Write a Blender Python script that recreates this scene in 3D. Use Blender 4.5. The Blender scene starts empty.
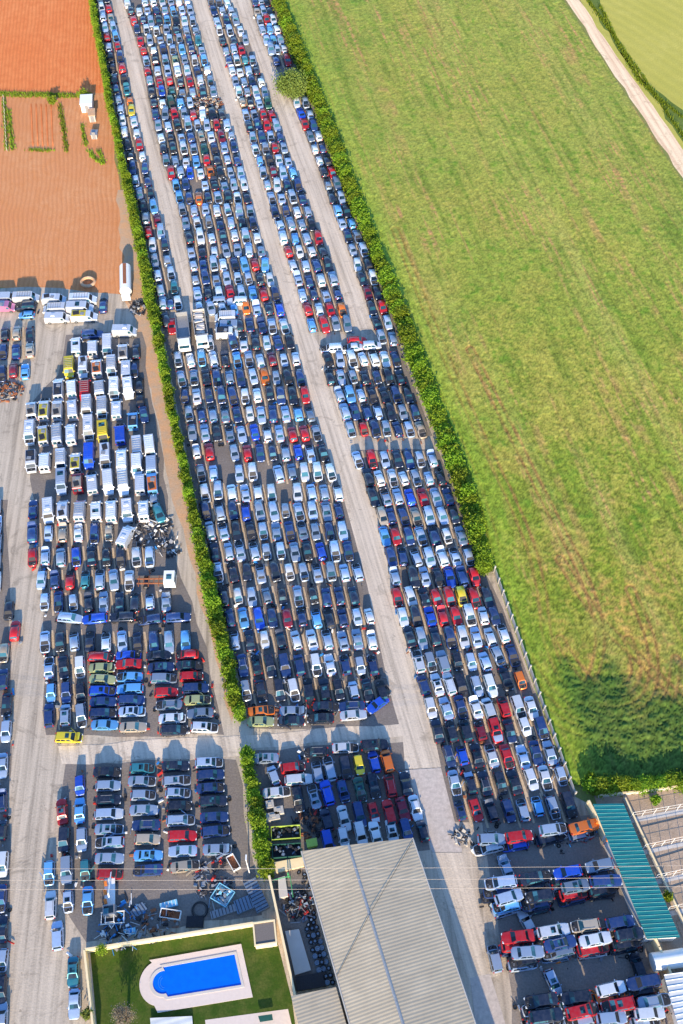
import bpy, math, random
import numpy as np
R = math.radians
rnd = random.Random(7)
npr = np.random.RandomState(5)
C = bpy.context.scene.collection
PIT, FPX, HC = R(57), 1066.0, 160.0
YA = R(104.2)                                   # direction of the yard's lanes
U = (math.cos(YA), math.sin(YA)); V = (U[1], -U[0])

def g(x, y, z=0.0):
    """place seen at a spot of the aerial view -> metres on the plane at height z"""
    X = (x-341.5)/FPX; Y = (512-y)/FPX
    d = (X, math.cos(PIT)+Y*math.sin(PIT), -math.sin(PIT)+Y*math.cos(PIT))
    t = (z-HC)/d[2]
    return (d[0]*t, d[1]*t)

def interp(pts, y):
    if y <= pts[0][1]: a, b = pts[0], pts[1]
    elif y >= pts[-1][1]: a, b = pts[-2], pts[-1]
    else:
        for a, b in zip(pts, pts[1:]):
            if a[1] <= y <= b[1]: break
    return a[0]+(b[0]-a[0])*(y-a[1])/(b[1]-a[1])

# ------------------------------------------------------------------ materials
def nodes(name):
    m = bpy.data.materials.new(name); m.use_nodes = True
    nt = m.node_tree; return m, nt, nt.nodes['Principled BSDF']

def N(nt, t, **kw):
    n = nt.nodes.new(t)
    for k, v in kw.items():
        if k in n.inputs: n.inputs[k].default_value = v
        else: setattr(n, k, v)
    return n

def noise(nt, vec, scale, detail=4, rough=.55, dist=0):
    n = N(nt, 'ShaderNodeTexNoise', Scale=scale, Detail=detail, Roughness=rough, Distortion=dist)
    nt.links.new(vec, n.inputs['Vector']); return n.outputs['Fac']

def ramp(nt, fac, stops):
    r = N(nt, 'ShaderNodeValToRGB'); e = r.color_ramp.elements
    while len(e) < len(stops): e.new(.5)
    for el, (p, c) in zip(e, stops):
        el.position = p; el.color = (c, c, c, 1) if isinstance(c, (int, float)) else (*c, 1)
    nt.links.new(fac, r.inputs['Fac']); return r.outputs['Color']

def mix(nt, fac, a, b, mode='MIX'):
    n = N(nt, 'ShaderNodeMix', data_type='RGBA', blend_type=mode)
    for s, v in ((0, fac), (6, a), (7, b)):
        if isinstance(v, (int, float)): n.inputs[s].default_value = v
        elif isinstance(v, tuple): n.inputs[s].default_value = (*v, 1)
        else: nt.links.new(v, n.inputs[s])
    return n.outputs[2]

def vecmap(nt, rot=0, scale=(1, 1, 1)):
    tc = N(nt, 'ShaderNodeTexCoord')
    mp = N(nt, 'ShaderNodeMapping', vector_type='TEXTURE'); mp.inputs['Rotation'].default_value = (0, 0, -rot); mp.inputs['Scale'].default_value = tuple(1/k for k in scale)
    nt.links.new(tc.outputs['Object'], mp.inputs['Vector']); return mp.outputs['Vector']

def bump(nt, bs, h, strength=.5, dist=.1):
    b = N(nt, 'ShaderNodeBump', Strength=strength, Distance=dist)
    nt.links.new(h, b.inputs['Height']); nt.links.new(b.outputs['Normal'], bs.inputs['Normal'])

def flat(name, col, rough=.6, metal=0., var=.25, scale=3., spec=.4):
    m, nt, bs = nodes(name)
    v = vecmap(nt)
    f = noise(nt, v, scale, 5)
    c = mix(nt, f, tuple(c*(1-var) for c in col), tuple(min(1, c*(1+var)) for c in col))
    nt.links.new(c, bs.inputs['Base Color'])
    bs.inputs['Roughness'].default_value = rough; bs.inputs['Metallic'].default_value = metal
    bs.inputs['Specular IOR Level'].default_value = spec
    return m

def earth(name, c1, c2, c3, streak=None, bumpd=.08, sc=1., rows=None, tint=None):
    """gravel / soil: three colours mixed at several scales, optional streaks along a lane"""
    m, nt, bs = nodes(name)
    v = vecmap(nt)
    big = noise(nt, v, .06*sc, 6, .6)
    mid = noise(nt, v, .5*sc, 6, .65)
    fine = noise(nt, v, 3.5*sc, 4, .7)
    a = mix(nt, ramp(nt, big, [(.35, 0.), (.65, 1.)]), c1, c2)
    a = mix(nt, ramp(nt, mid, [(.42, 0.), (.66, 1.)]), a, c3)
    a = mix(nt, ramp(nt, fine, [(.3, .6), (.7, 0.)]), a, tuple(.5*k for k in c1))
    if streak is not None:
        # texture compressed along the lane so that wheel paths run lengthwise
        v2 = vecmap(nt, rot=-streak, scale=(.035, 1.1, 1))
        st = noise(nt, v2, 1.0, 4, .6)
        a = mix(nt, ramp(nt, st, [(.35, .0), (.62, .55)]), a, tuple(min(1, 1.3*k) for k in c2))
        a = mix(nt, ramp(nt, st, [(.25, .45), (.45, .0)]), a, tuple(.62*k for k in c1))
    if streak is not None:
        sw = noise(nt, v, .16*sc, 5, .7, 2.5)
        a = mix(nt, ramp(nt, sw, [(.56, 0.), (.66, .5)]), a, tuple(.55*k for k in c1))
        a = mix(nt, ramp(nt, noise(nt, v, .9*sc, 3, .6, 1.5), [(.66, 0.), (.74, .55)]), a, tuple(.42*k for k in c1))
    h = fine
    if rows is not None:
        ang, pitch, depth = rows
        v3 = vecmap(nt, rot=-ang)
        w = N(nt, 'ShaderNodeTexWave', wave_type='BANDS', bands_direction='Y', Scale=.314/pitch, Distortion=3.5 if pitch < 1 else 7, Detail=2)
        w.inputs['Detail Scale'].default_value = .25
        nt.links.new(v3, w.inputs['Vector'])
        a = mix(nt, ramp(nt, w.outputs['Fac'], [(.1, depth), (.5, 0.)]), a, tuple(.62*k for k in c1))
        hh = N(nt, 'ShaderNodeMath', operation='ADD'); nt.links.new(fine, hh.inputs[0]); nt.links.new(w.outputs['Fac'], hh.inputs[1])
        h = hh.outputs[0]
    nt.links.new(a, bs.inputs['Base Color']); bs.inputs['Roughness'].default_value = .95
    bs.inputs['Specular IOR Level'].default_value = .15
    bump(nt, bs, h, .6, bumpd)
    return m

def paint_mat(name, attr=False):
    m, nt, bs = nodes(name)
    if attr:
        s = N(nt, 'ShaderNodeAttribute', attribute_name='Col').outputs['Color']
    else:
        s = N(nt, 'ShaderNodeObjectInfo').outputs['Color']
    v = vecmap(nt)
    dust = ramp(nt, noise(nt, v, 1.4, 5, .7), [(.4, 0.), (.85, .28)])
    c = mix(nt, dust, s, (.24, .24, .26))
    nt.links.new(c, bs.inputs['Base Color'])
    bs.inputs['Metallic'].default_value = .4; bs.inputs['Roughness'].default_value = .34
    bs.inputs['Coat Weight'].default_value = .5; bs.inputs['Coat Roughness'].default_value = .12
    return m

M = {}
M['paint'] = paint_mat('car_paint'); M['paint_a'] = paint_mat('car_paint_fleet', True)
def glass_mat():
    m, nt, bs = nodes('car_glass')
    v = vecmap(nt)
    oi = N(nt, 'ShaderNodeObjectInfo')
    cell = N(nt, 'ShaderNodeTexWhiteNoise', noise_dimensions='3D')
    sn = N(nt, 'ShaderNodeVectorMath', operation='SNAP'); sn.inputs[1].default_value = (2.4, 2.4, 50); nt.links.new(v, sn.inputs[0])
    ad = N(nt, 'ShaderNodeVectorMath', operation='ADD'); nt.links.new(sn.outputs[0], ad.inputs[0])
    nt.links.new(oi.outputs['Random'], ad.inputs[1]); nt.links.new(ad.outputs[0], cell.inputs['Vector'])
    c = ramp(nt, cell.outputs['Value'], [(.0, (.004, .008, .014)), (.4, (.008, .022, .04)), (.75, (.015, .07, .10)), (1., (.05, .17, .23))])
    nt.links.new(c, bs.inputs['Base Color'])
    bs.inputs['Roughness'].default_value = .1; bs.inputs['IOR'].default_value = 1.45
    bs.inputs['Specular IOR Level'].default_value = .5
    return m
M['glass'] = glass_mat()
M['tyre'] = flat('tyre_rubber', (.018, .018, .02), .85)
M['rim'] = flat('wheel_rim', (.35, .37, .4), .35, .7)
M['engine'] = flat('engine_bay', (.03, .03, .034), .6, .2, .8, 6)
M['alloy'] = flat('engine_metal', (.22, .23, .25), .5, .5, .5, 8)
M['lamp'] = flat('headlamp_lens', (.6, .66, .72), .12)
M['tail'] = flat('tail_lens', (.42, .02, .015), .2)
M['trim'] = flat('black_plastic', (.03, .032, .036), .6)
M['white'] = flat('white_paint', (.78, .78, .76), .5, 0, .08)
M['cream'] = flat('cream_render', (.82, .66, .40), .85, 0, .1, .8)
M['conc'] = flat('concrete', (.42, .40, .37), .9, 0, .22, .8)
M['concpale'] = flat('pale_concrete', (.55, .51, .47), .9, 0, .18, .5)
M['rust'] = flat('rusty_metal', (.30, .11, .05), .8, .2, .5, 4)
M['yellow'] = flat('yellow_paint', (.78, .48, .04), .45)
M['orange'] = flat('orange_paint', (.75, .2, .03), .5)
M['bluep'] = flat('blue_paint', (.03, .22, .55), .5)
M['cyanp'] = flat('pale_blue_paint', (.2, .5, .68), .5)
M['greenp'] = flat('green_paint', (.06, .32, .12), .5)
M['limep'] = flat('lime_plastic', (.35, .48, .08), .5)
M['dgreen'] = flat('dark_green_steel', (.02, .09, .07), .5)
M['slate'] = flat('slate_blue_steel', (.16, .22, .30), .5, .2)
M['dark'] = flat('dark_scrap', (.035, .035, .042), .7, .3, .7, 5)
M['grey'] = flat('grey_metal', (.30, .31, .33), .5, .4, .3, 4)
M['gravelroof'] = flat('gravel_roof', (.16, .14, .13), .95, 0, .5, 9)
M['tile'] = flat('stone_paving', (.66, .56, .50), .85, 0, .1, 2.5)
M['wire'] = flat('wire_metal', (.40, .34, .30), .5, .2, .05)
M['red'] = flat('red_paint', (.5, .03, .02), .5)

M['gravel'] = earth('gravel_yard', (.38, .32, .255), (.54, .455, .36), (.44, .37, .295), streak=R(92))
M['dirt'] = earth('oily_yard_dirt', (.20, .175, .16), (.31, .26, .22), (.25, .22, .20))
M['strip'] = earth('sun_tinted_earth', (.60, .46, .31), (.74, .58, .40), (.62, .49, .36))  # tan earth, made pale to carry painted sunlight
M['lane'] = earth('lane_gravel', (.50, .42, .335), (.65, .55, .44), (.56, .47, .38), streak=YA)
M['slab'] = earth('lane_concrete', (.56, .49, .435), (.64, .56, .50), (.61, .525, .47), sc=.5, bumpd=.02)
M['redsoil'] = earth('ploughed_red_soil', (.88, .26, .08), (.92, .33, .12), (.78, .21, .065), bumpd=.12, rows=(R(96), .9, .5))
M['redsoil2'] = earth('red_soil_fallow', (.72, .29, .12), (.78, .38, .18), (.72, .29, .11), bumpd=.10, rows=(R(96), 1.0, .35))
M['verge'] = earth('orange_verge', (.74, .40, .20), (.62, .42, .27), (.50, .40, .30))
M['farm'] = earth('plot_soil', (.46, .34, .25), (.54, .42, .32), (.40, .31, .23))
M['track'] = earth('farm_track_soil', (.88, .58, .36), (.92, .66, .44), (.84, .56, .36), streak=YA)
M['lawn'] = earth('lawn_grass', (.04, .085, .010), (.065, .12, .014), (.11, .13, .03), bumpd=.03)
M['crop'] = earth('yellow_green_crop', (.50, .46, .09), (.60, .53, .13), (.52, .47, .10), bumpd=.05, rows=(R(130), 3.0, .10))
M['land'] = earth('farmland', (.26, .28, .08), (.36, .24, .12), (.20, .26, .07))
M['scrub'] = earth('rough_grass', (.14, .20, .04), (.20, .25, .06), (.11, .17, .03), bumpd=.2)

def corrugated(name, c1, ang, pitch, streakc=None, metal=.1):
    m, nt, bs = nodes(name)
    v3 = vecmap(nt, rot=-ang)
    w = N(nt, 'ShaderNodeTexWave', wave_type='BANDS', bands_direction='X', Scale=.314/pitch)
    nt.links.new(v3, w.inputs['Vector'])
    v = vecmap(nt); n = noise(nt, v, .35, 6, .65)
    a = mix(nt, ramp(nt, n, [(.35, 0.), (.7, 1.)]), c1, tuple(k*.8 for k in c1))
    a = mix(nt, ramp(nt, w.outputs['Fac'], [(.0, .20), (.45, 0.)]), a, tuple(k*.6 for k in c1))
    sn = N(nt, 'ShaderNodeVectorMath', operation='SNAP'); sn.inputs[1].default_value = (1.06, 5.2, 90); nt.links.new(v3, sn.inputs[0])
    wn = N(nt, 'ShaderNodeTexWhiteNoise', noise_dimensions='3D'); nt.links.new(sn.outputs[0], wn.inputs['Vector'])
    a = mix(nt, ramp(nt, wn.outputs['Value'], [(.2, .30), (.9, 0.)]), a, tuple(k*.72 for k in c1))
    v4 = vecmap(nt, rot=-ang, scale=(.9, .05, 1))
    a = mix(nt, ramp(nt, noise(nt, v4, 1., 4), [(.5, 0.), (.7, .35)]), a, streakc or tuple(k*.7 for k in c1))
    nt.links.new(a, bs.inputs['Base Color']); bs.inputs['Roughness'].default_value = .55; bs.inputs['Metallic'].default_value = metal
    bump(nt, bs, w.outputs['Fac'], .45, .04)
    return m
M['roof'] = corrugated('fibre_cement_sheet', (.50, .425, .31), R(107), .46)
M['tealroof'] = corrugated('teal_metal_sheet', (.004, .20, .22), R(105.5), .95)
M['whiteroof'] = corrugated('white_metal_sheet', (.72, .74, .74), R(105.5), .9)

def leaf_mat(name, c1, c2):
    m, nt, bs = nodes(name)
    oi = N(nt, 'ShaderNodeObjectInfo')
    v = vecmap(nt); n = noise(nt, v, 1.3, 4, .7)
    a = mix(nt, ramp(nt, n, [(.3, 0.), (.7, 1.)]), c1, c2)
    h = N(nt, 'ShaderNodeHueSaturation'); nt.links.new(a, h.inputs['Color'])
    hr = N(nt, 'ShaderNodeMapRange'); hr.inputs['To Min'].default_value = .485; hr.inputs['To Max'].default_value = .525; nt.links.new(oi.outputs['Random'], hr.inputs['Value']); nt.links.new(hr.outputs[0], h.inputs['Hue'])
    mr = N(nt, 'ShaderNodeMapRange'); mr.inputs['To Min'].default_value = .65; mr.inputs['To Max'].default_value = 1.15
    nt.links.new(oi.outputs['Random'], mr.inputs['Value']); nt.links.new(mr.outputs[0], h.inputs['Value'])
    nt.links.new(h.outputs[0], bs.inputs['Base Color']); bs.inputs['Roughness'].default_value = .7
    bs.inputs['Specular IOR Level'].default_value = .2
    tr = N(nt, 'ShaderNodeBsdfTranslucent'); nt.links.new(h.outputs[0], tr.inputs['Color'])
    ms = N(nt, 'ShaderNodeMixShader', Fac=.3)
    nt.links.new(bs.outputs[0], ms.inputs[1]); nt.links.new(tr.outputs[0], ms.inputs[2])
    nt.links.new(ms.outputs[0], nt.nodes['Material Output'].inputs['Surface'])
    return m
M['leaf'] = leaf_mat('hedge_leaves', (.15, .24, .012), (.30, .40, .03))
M['leaf2'] = leaf_mat('tree_leaves', (.13, .17, .03), (.25, .28, .06))
M['leaf3'] = leaf_mat('dry_twigs', (.16, .12, .09), (.24, .19, .15))
M['bark'] = flat('bark', (.12, .08, .05), .9)

def water_mat():
    m, nt, bs = nodes('pool_water')
    v = vecmap(nt); n = noise(nt, v, 1.2, 4)
    c = mix(nt, n, (.0, .10, .62), (.0, .16, .80))
    nt.links.new(c, bs.inputs['Base Color']); bs.inputs['Roughness'].default_value = .08
    bump(nt, bs, noise(nt, v, 3., 3), .15, .03)
    return m
M['water'] = water_mat()

# ------------------------------------------------------------------ mesh builder
class MB:
    def __init__(s): s.v = []; s.f = []; s.m = []
    def add(s, vs, fs, mi=0):
        o = len(s.v); s.v += [tuple(p) for p in vs]; s.f += [tuple(i+o for i in f) for f in fs]; s.m += [mi]*len(fs)
    def box(s, c, d, rz=0., mi=0, taper=1., tilt=(0, 0)):
        vs = []
        cs, sn = math.cos(rz), math.sin(rz)
        for z in (-.5, .5):
            k = taper if z > 0 else 1
            for (a, b) in ((-.5, -.5), (.5, -.5), (.5, .5), (-.5, .5)):
                x = a*d[0]*k; y = b*d[1]*k
                zz = z*d[2]+x*tilt[0]+y*tilt[1]
                vs.append((c[0]+x*cs-y*sn, c[1]+x*sn+y*cs, c[2]+zz))
        s.add(vs, [(3, 2, 1, 0), (4, 5, 6, 7), (0, 1, 5, 4), (1, 2, 6, 5), (2, 3, 7, 6), (3, 0, 4, 7)], mi)
    def cyl(s, p0, p1, r0, r1=None, n=10, mi=0, cap=True):
        r1 = r0 if r1 is None else r1
        p0 = np.array(p0, float); p1 = np.array(p1, float); d = p1-p0; d /= np.linalg.norm(d)
        a = np.cross(d, (0, 0, 1) if abs(d[2]) < .9 else (1, 0, 0)); a /= np.linalg.norm(a); b = np.cross(d, a)
        vs = []
        for p, r in ((p0, r0), (p1, r1)):
            for i in range(n):
                t = 2*math.pi*i/n; vs.append(p+r*(a*math.cos(t)+b*math.sin(t)))
        fs = [(i, i+n, (i+1) % n+n, (i+1) % n) for i in range(n)]
        if cap: fs += [tuple(range(n)), tuple(range(2*n-1, n-1, -1))]
        s.add(vs, fs, mi)
    def torus(s, c, r, t, n=16, k=6, mi=0):
        vs = [(c[0]+(r+t*math.cos(2*math.pi*j/k))*math.cos(2*math.pi*i/n), c[1]+(r+t*math.cos(2*math.pi*j/k))*math.sin(2*math.pi*i/n), c[2]+t*math.sin(2*math.pi*j/k)) for i in range(n) for j in range(k)]
        fs = [(i*k+j, ((i+1) % n)*k+j, ((i+1) % n)*k+(j+1) % k, i*k+(j+1) % k) for i in range(n) for j in range(k)]
        s.add(vs, fs, mi)
    def prism(s, pts, z0, z1, mi=0):
        n = len(pts)
        vs = [(p[0], p[1], z0) for p in pts]+[(p[0], p[1], z1) for p in pts]
        a = sum(pts[i][0]*pts[(i+1) % n][1]-pts[(i+1) % n][0]*pts[i][1] for i in range(n))
        top = tuple(range(n, 2*n)); bot = tuple(range(n-1, -1, -1))
        fs = [top, bot]+[(i, (i+1) % n, (i+1) % n+n, i+n) for i in range(n)]
        if a < 0: fs = [tuple(reversed(f)) for f in fs]
        s.add(vs, fs, mi)
    def mesh(s, name, mats, smooth=None):
        me = bpy.data.meshes.new(name); me.from_pydata(s.v, [], s.f)
        for m in mats: me.materials.append(M[m])
        me.polygons.foreach_set('material_index', s.m)
        if smooth:
            me.shade_smooth(); me.set_sharp_from_angle(angle=R(smooth))
        me.update(); return me
    def obj(s, name, mats, parent=None, smooth=None, loc=None):
        if isinstance(mats, str): mats = [mats]
        return link(name, s.mesh(name, mats, smooth), parent, loc)

def link(name, me, parent=None, loc=None):
    o = bpy.data.objects.new(name, me); C.objects.link(o)
    if parent: o.parent = parent
    if loc: o.location = loc
    return o

def tag(o, label=None, cat=None, group=None, kind=None):
    for k, v in (('label', label), ('category', cat), ('group', group), ('kind', kind)):
        if v: o[k] = v
    return o

def empty(name, loc, rz=0., label=None, cat=None, group=None):
    o = bpy.data.objects.new(name, None); C.objects.link(o); o.empty_display_size = .3
    o.location = loc; o.rotation_euler = (0, 0, rz); return tag(o, label, cat, group)

SHEETN = [0]
def sheet(name, pix, z, mat, jit=0., step=6., world=False, kind='structure'):
    """flat ground patch from outline, edges roughened by jit metres"""
    pts = pix if world else [g(*p) for p in pix]
    SHEETN[0] += 1; z = z+.0011*(SHEETN[0] % 9) if name == 'oily_ground' else z
    out = []
    for a, b in zip(pts, pts[1:]+pts[:1]):
        L = math.hypot(b[0]-a[0], b[1]-a[1]); n = max(1, int(L/step)) if jit else 1
        for i in range(n):
            t = i/n; out.append((a[0]+(b[0]-a[0])*t+(rnd.uniform(-jit, jit) if i else 0), a[1]+(b[1]-a[1])*t+(rnd.uniform(-jit, jit) if i else 0)))
    mb = MB(); n = len(out)
    ar = sum(out[i][0]*out[(i+1) % n][1]-out[(i+1) % n][0]*out[i][1] for i in range(n))
    mb.add([(p[0], p[1], z) for p in out], [tuple(range(n)) if ar > 0 else tuple(range(n-1, -1, -1))])
    o = mb.obj(name, mat); o['kind'] = kind
    return o

# ------------------------------------------------------------------ camera, light
cam = bpy.data.cameras.new('camera'); co = bpy.data.objects.new('camera', cam); C.objects.link(co)
co.location = (0, 0, HC); co.rotation_euler = (R(90)-PIT, 0, 0)
cam.sensor_fit = 'VERTICAL'; cam.sensor_height = 36; cam.lens = 36*FPX/1024; cam.clip_end = 6000; cam.clip_start = 1
bpy.context.scene.camera = co
SUN_EL = R(19); SH_AZ = R(94.2)                   # direction the shadows run towards
w = bpy.data.worlds.new('World'); bpy.context.scene.world = w; w.use_nodes = True
nt = w.node_tree; bg = nt.nodes['Background']
sky = nt.nodes.new('ShaderNodeTexSky'); sky.sky_type = 'NISHITA'; sky.sun_disc = False
sky.sun_elevation = SUN_EL; sky.altitude = 50; sky.air_density = 1.0; sky.dust_density = .3; sky.ozone_density = 3.0
sx, sy = -math.cos(SH_AZ), -math.sin(SH_AZ)      # horizontal direction to the sun
sky.sun_rotation = math.atan2(sx, sy)
tn = nt.nodes.new('ShaderNodeMix'); tn.data_type = 'RGBA'; tn.blend_type = 'MULTIPLY'; tn.inputs[0].default_value = 1; tn.inputs[7].default_value = (.82, .97, 1.14, 1)
nt.links.new(sky.outputs[0], tn.inputs[6]); nt.links.new(tn.outputs[2], bg.inputs['Color']); bg.inputs['Strength'].default_value = .34
sl = bpy.data.lights.new('sun', 'SUN'); so = bpy.data.objects.new('sun', sl); C.objects.link(so)
sl.energy = 9.0; sl.angle = R(.6); sl.color = (1, .81, .54)
from mathutils import Vector
dirv = Vector((-sx*math.cos(SUN_EL), -sy*math.cos(SUN_EL), -math.sin(SUN_EL)))
so.rotation_euler = dirv.to_track_quat('-Z', 'Y').to_euler()
sc = bpy.context.scene
sc.view_settings.view_transform = 'Standard'; sc.view_settings.look = 'None'; sc.view_settings.exposure = 0

# ------------------------------------------------------------------ outlines in the aerial view
HL_L = [(86, -20), (88, 0), (108, 114), (135, 250), (165, 405), (185, 503), (202, 594), (230, 712)]
HL_R = [(90, -20), (95, 0), (119, 131), (148, 250), (178, 412), (199, 512), (220, 594), (247, 715)]
HR_L = [(264, -20), (271, 0), (294, 64), (309, 98), (328, 148), (348, 202), (368, 249), (395, 330), (430, 430), (458, 500), (474, 570)]
HR_R = [(280, -20), (286, 0), (335, 121), (384, 250), (425, 350), (455, 430), (484, 505), (496, 567)]
LANE2_L = [(183, -20), (190, 0), (217, 94), (234, 135), (264, 252), (301, 361), (314, 411), (345, 499), (368, 584), (387, 675), (398, 720), (412, 760), (430, 850), (480, 1030)]
LANE2_R = [(200, -20), (206, 0), (240, 108), (279, 236), (311, 331), (330, 370), (352, 440), (378, 520), (400, 620), (424, 700), (456, 830), (475, 890), (500, 1030)]
FENCE = [(494, 572), (574, 796)]

sheet('ground', [(-900, -400), (900, -400), (900, 2500), (-900, 2500)], -.03, 'land', world=True)
# red fields on the left
def lft(y, d=0): return interp(HL_L, y)+d
sheet('red_field', [(-160, -40), (lft(-40), -40), (lft(93), 93), (-160, 93)], -.012, 'redsoil')
sheet('fallow_field', [(-160, 93), (lft(93), 93), (lft(292)-3, 292), (120, 296), (60, 289), (-160, 286)], -.016, 'redsoil2', .5)
# left gravel yard and its verge
sheet('gravel_yard', [(-160, 286), (60, 288), (118, 294), (136, 296), (lft(400)+4, 400), (lft(600)+4, 600), (252, 740), (262, 830), (275, 870), (300, 1000), (305, 1100), (-200, 1100)], -.004, 'gravel', .5)
sheet('dirt_verge', [(118, 190), (lft(190)+2, 190), (lft(300)+2, 300), (lft(500)+3, 500), (lft(600)+2, 600), (lft(712)+4, 712), (232, 722), (212, 640), (190, 560), (172, 500), (152, 400), (136, 320), (124, 300)], .002, 'verge', .6, 3)
sheet('oily_ground', [(66, 335), (142, 332), (160, 440), (176, 560), (207, 648), (224, 735), (92, 735), (46, 735), (44, 600), (30, 480), (30, 405), (58, 375)], .006, 'dirt', .5, 4)
sheet('oily_ground', [(66, 762), (236, 760), (255, 870), (262, 915), (86, 942), (60, 890)], .006, 'dirt', .5, 4)
sheet('oily_ground', [(-40, 500), (8, 500), (10, 700), (8, 1100), (-80, 1100)], .006, 'dirt', .4, 4)
# central yard (between the hedges)
cy_poly = [(interp(HL_R, y)-3, y) for y in (-40, 100, 250, 400, 590, 718)]+[(240, 738), (262, 830), (290, 960), (320, 1100), (760, 1100), (700, 1024), (600, 810), FENCE[1], FENCE[0]]+[(interp(HR_L, y)+6, y) for y in (570, 430, 330, 202, 98, 0, -40)]
sheet('central_yard', cy_poly, .000, 'gravel')
def band(l, r, y0, y1, n=14, dl=0, dr=0):
    ys = [y0+(y1-y0)*i/n for i in range(n+1)]
    return [(interp(l, y)+dl, y) for y in ys]+[(interp(r, y)+dr, y) for y in reversed(ys)]
BT_L = [(123, 0), (140, 50), (151, 111), (162, 162), (173, 188), (185, 236), (194, 300)]
L1_R = BT_L
L1_L = [(110, 0), (128, 80), (150, 180), (168, 249), (180, 300)]
sheet('oily_ground', band(HL_R, L1_L, -30, 300), .005, 'dirt', .3, 4)
sheet('oily_ground', band(BT_L, LANE2_L, -30, 305), .005, 'dirt', .3, 4)
sheet('oily_ground', band(HL_R, LANE2_L, 322, 728), .005, 'dirt', .3, 4)
D_L = LANE2_R; D_R = [(222, -20), (229, 0), (250, 44), (267, 91), (294, 168), (328, 256), (352, 330)]
sheet('oily_ground', band(D_L, D_R, -30, 332), .005, 'dirt', .3, 4)
F_L = [(243, -20), (250, 0), (260, 34), (274, 64), (291, 98), (311, 148), (330, 202), (350, 252), (368, 307), (378, 340)]
sheet('oily_ground', band(F_L, HR_L, -30, 345, dr=3), .005, 'dirt', .3, 4)
E_R = [(398, 340), (430, 430), (458, 500), (478, 565), (496, 590), (574, 800)]
sheet('oily_ground', band(LANE2_R, E_R, 345, 436), .005, 'dirt', .3, 4)
sheet('oily_ground', band(LANE2_R, E_R, 450, 822), .005, 'dirt', .3, 4)
M['dirt2'] = earth('brown_yard_dirt', (.27, .235, .21), (.40, .345, .30), (.33, .29, .26))
sheet('wreck_ground', [(482, 822), (590, 815), (683, 1030), (520, 1060)], .004, 'dirt2', .4, 4)
sheet('oily_ground', [(250, 750), (405, 742), (420, 800), (430, 850), (300, 870), (262, 860)], .005, 'dirt', .4, 4)
# lanes
sheet('gravel_lane', band(LANE2_L, LANE2_R, -40, 735, 26, -1, 1), .0200, 'lane', .25, 4)
sheet('gravel_lane', band(L1_L, L1_R, -40, 296, 10, 1, -1), .0215, 'lane', .25, 4)
sheet('gravel_lane', band(D_R, F_L, -40, 330, 12, 1, -1), .0230, 'lane', .25, 4)
sheet('gravel_road', [(58, 746), (240, 736), (400, 724), (404, 736), (255, 748), (240, 756), (62, 764)], .0245, 'lane', .3, 4)
sheet('gravel_lane', [(176, 296), (194, 303), (284, 308), (288, 317), (232, 319), (196, 316), (180, 312)], .0225, 'lane', .3, 3)
sheet('concrete_lane', [(405, 770), (441, 768), (462, 850), (462, 852), (432, 852)], .032, 'slab')
sheet('concrete_lane', [(402, 726), (430, 716), (441, 767), (405, 769)], .0262, 'lane', .2, 4)
sheet('concrete_lane', [(432, 852.6), (462, 852.6), (500, 975), (470, 985)], .0285, 'lane', .15, 4)
sheet('concrete_lane', [(470, 978), (490, 974), (512, 1045), (480, 1060)], .034, 'slab')
# tan earth strips between the columns of parked cars, sunlight painted into their colour
def tan_strip(x, y0, y1, w=.28):
    a = g(x, y1); 
    b = g(x, y0); L = (b[1]-a[1])/U[1]
    pts = [(a[0]-V[0]*w/2, a[1]-V[1]*w/2), (a[0]+V[0]*w/2, a[1]+V[1]*w/2), (a[0]+V[0]*w/2+U[0]*L, a[1]+V[1]*w/2+U[1]*L), (a[0]-V[0]*w/2+U[0]*L, a[1]-V[1]*w/2+U[1]*L)]
    return pts

# farm track, far fields
sheet('farm_track', [(552, -20), (566, 0), (683, 178), (760, 295), (760, 262), (683, 150), (579, 0), (566, -20)], .0, 'track', .35, 4)
sheet('crop_field', [(566, -25), (583, 5), (610, 50), (640, 95), (683, 160), (900, 300), (900, -25)], -.008, 'crop')
sheet('grass_verge', [(577, -20), (587, 0), (690, 152), (740, 215), (730, 180), (683, 110), (640, 78), (612, 40), (600, 0), (596, -20)], -.003, 'scrub', .6, 3)
# plots beyond the teal roof
sheet('plot_soil', [(592, 790), (700, 778), (900, 1100), (700, 1100), (640, 930)], -.006, 'farm')

# ------------------------------------------------------------------ the big green field: a real, uneven crop surface
def value_noise(x, y, s, seed):
    r = np.random.RandomState(seed); T = r.rand(256, 256)
    x = x/s; y = y/s; xi = np.floor(x).astype(int); yi = np.floor(y).astype(int); fx = x-xi; fy = y-yi
    fx = fx*fx*(3-2*fx); fy = fy*fy*(3-2*fy)
    a = T[xi % 256, yi % 256]; b = T[(xi+1) % 256, yi % 256]; c = T[xi % 256, (yi+1) % 256]; d = T[(xi+1) % 256, (yi+1) % 256]
    return (a*(1-fx)+b*fx)*(1-fy)+(c*(1-fx)+d*fx)*fy

def seg_dist(X, Y, pts):
    D = np.full(X.shape, 1e9)
    for a, b in zip(pts, pts[1:]):
        dx, dy = b[0]-a[0], b[1]-a[1]; L = dx*dx+dy*dy
        t = np.clip(((X-a[0])*dx+(Y-a[1])*dy)/L, 0, 1)
        D = np.minimum(D, np.hypot(X-a[0]-t*dx, Y-a[1]-t*dy))
    return D

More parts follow.
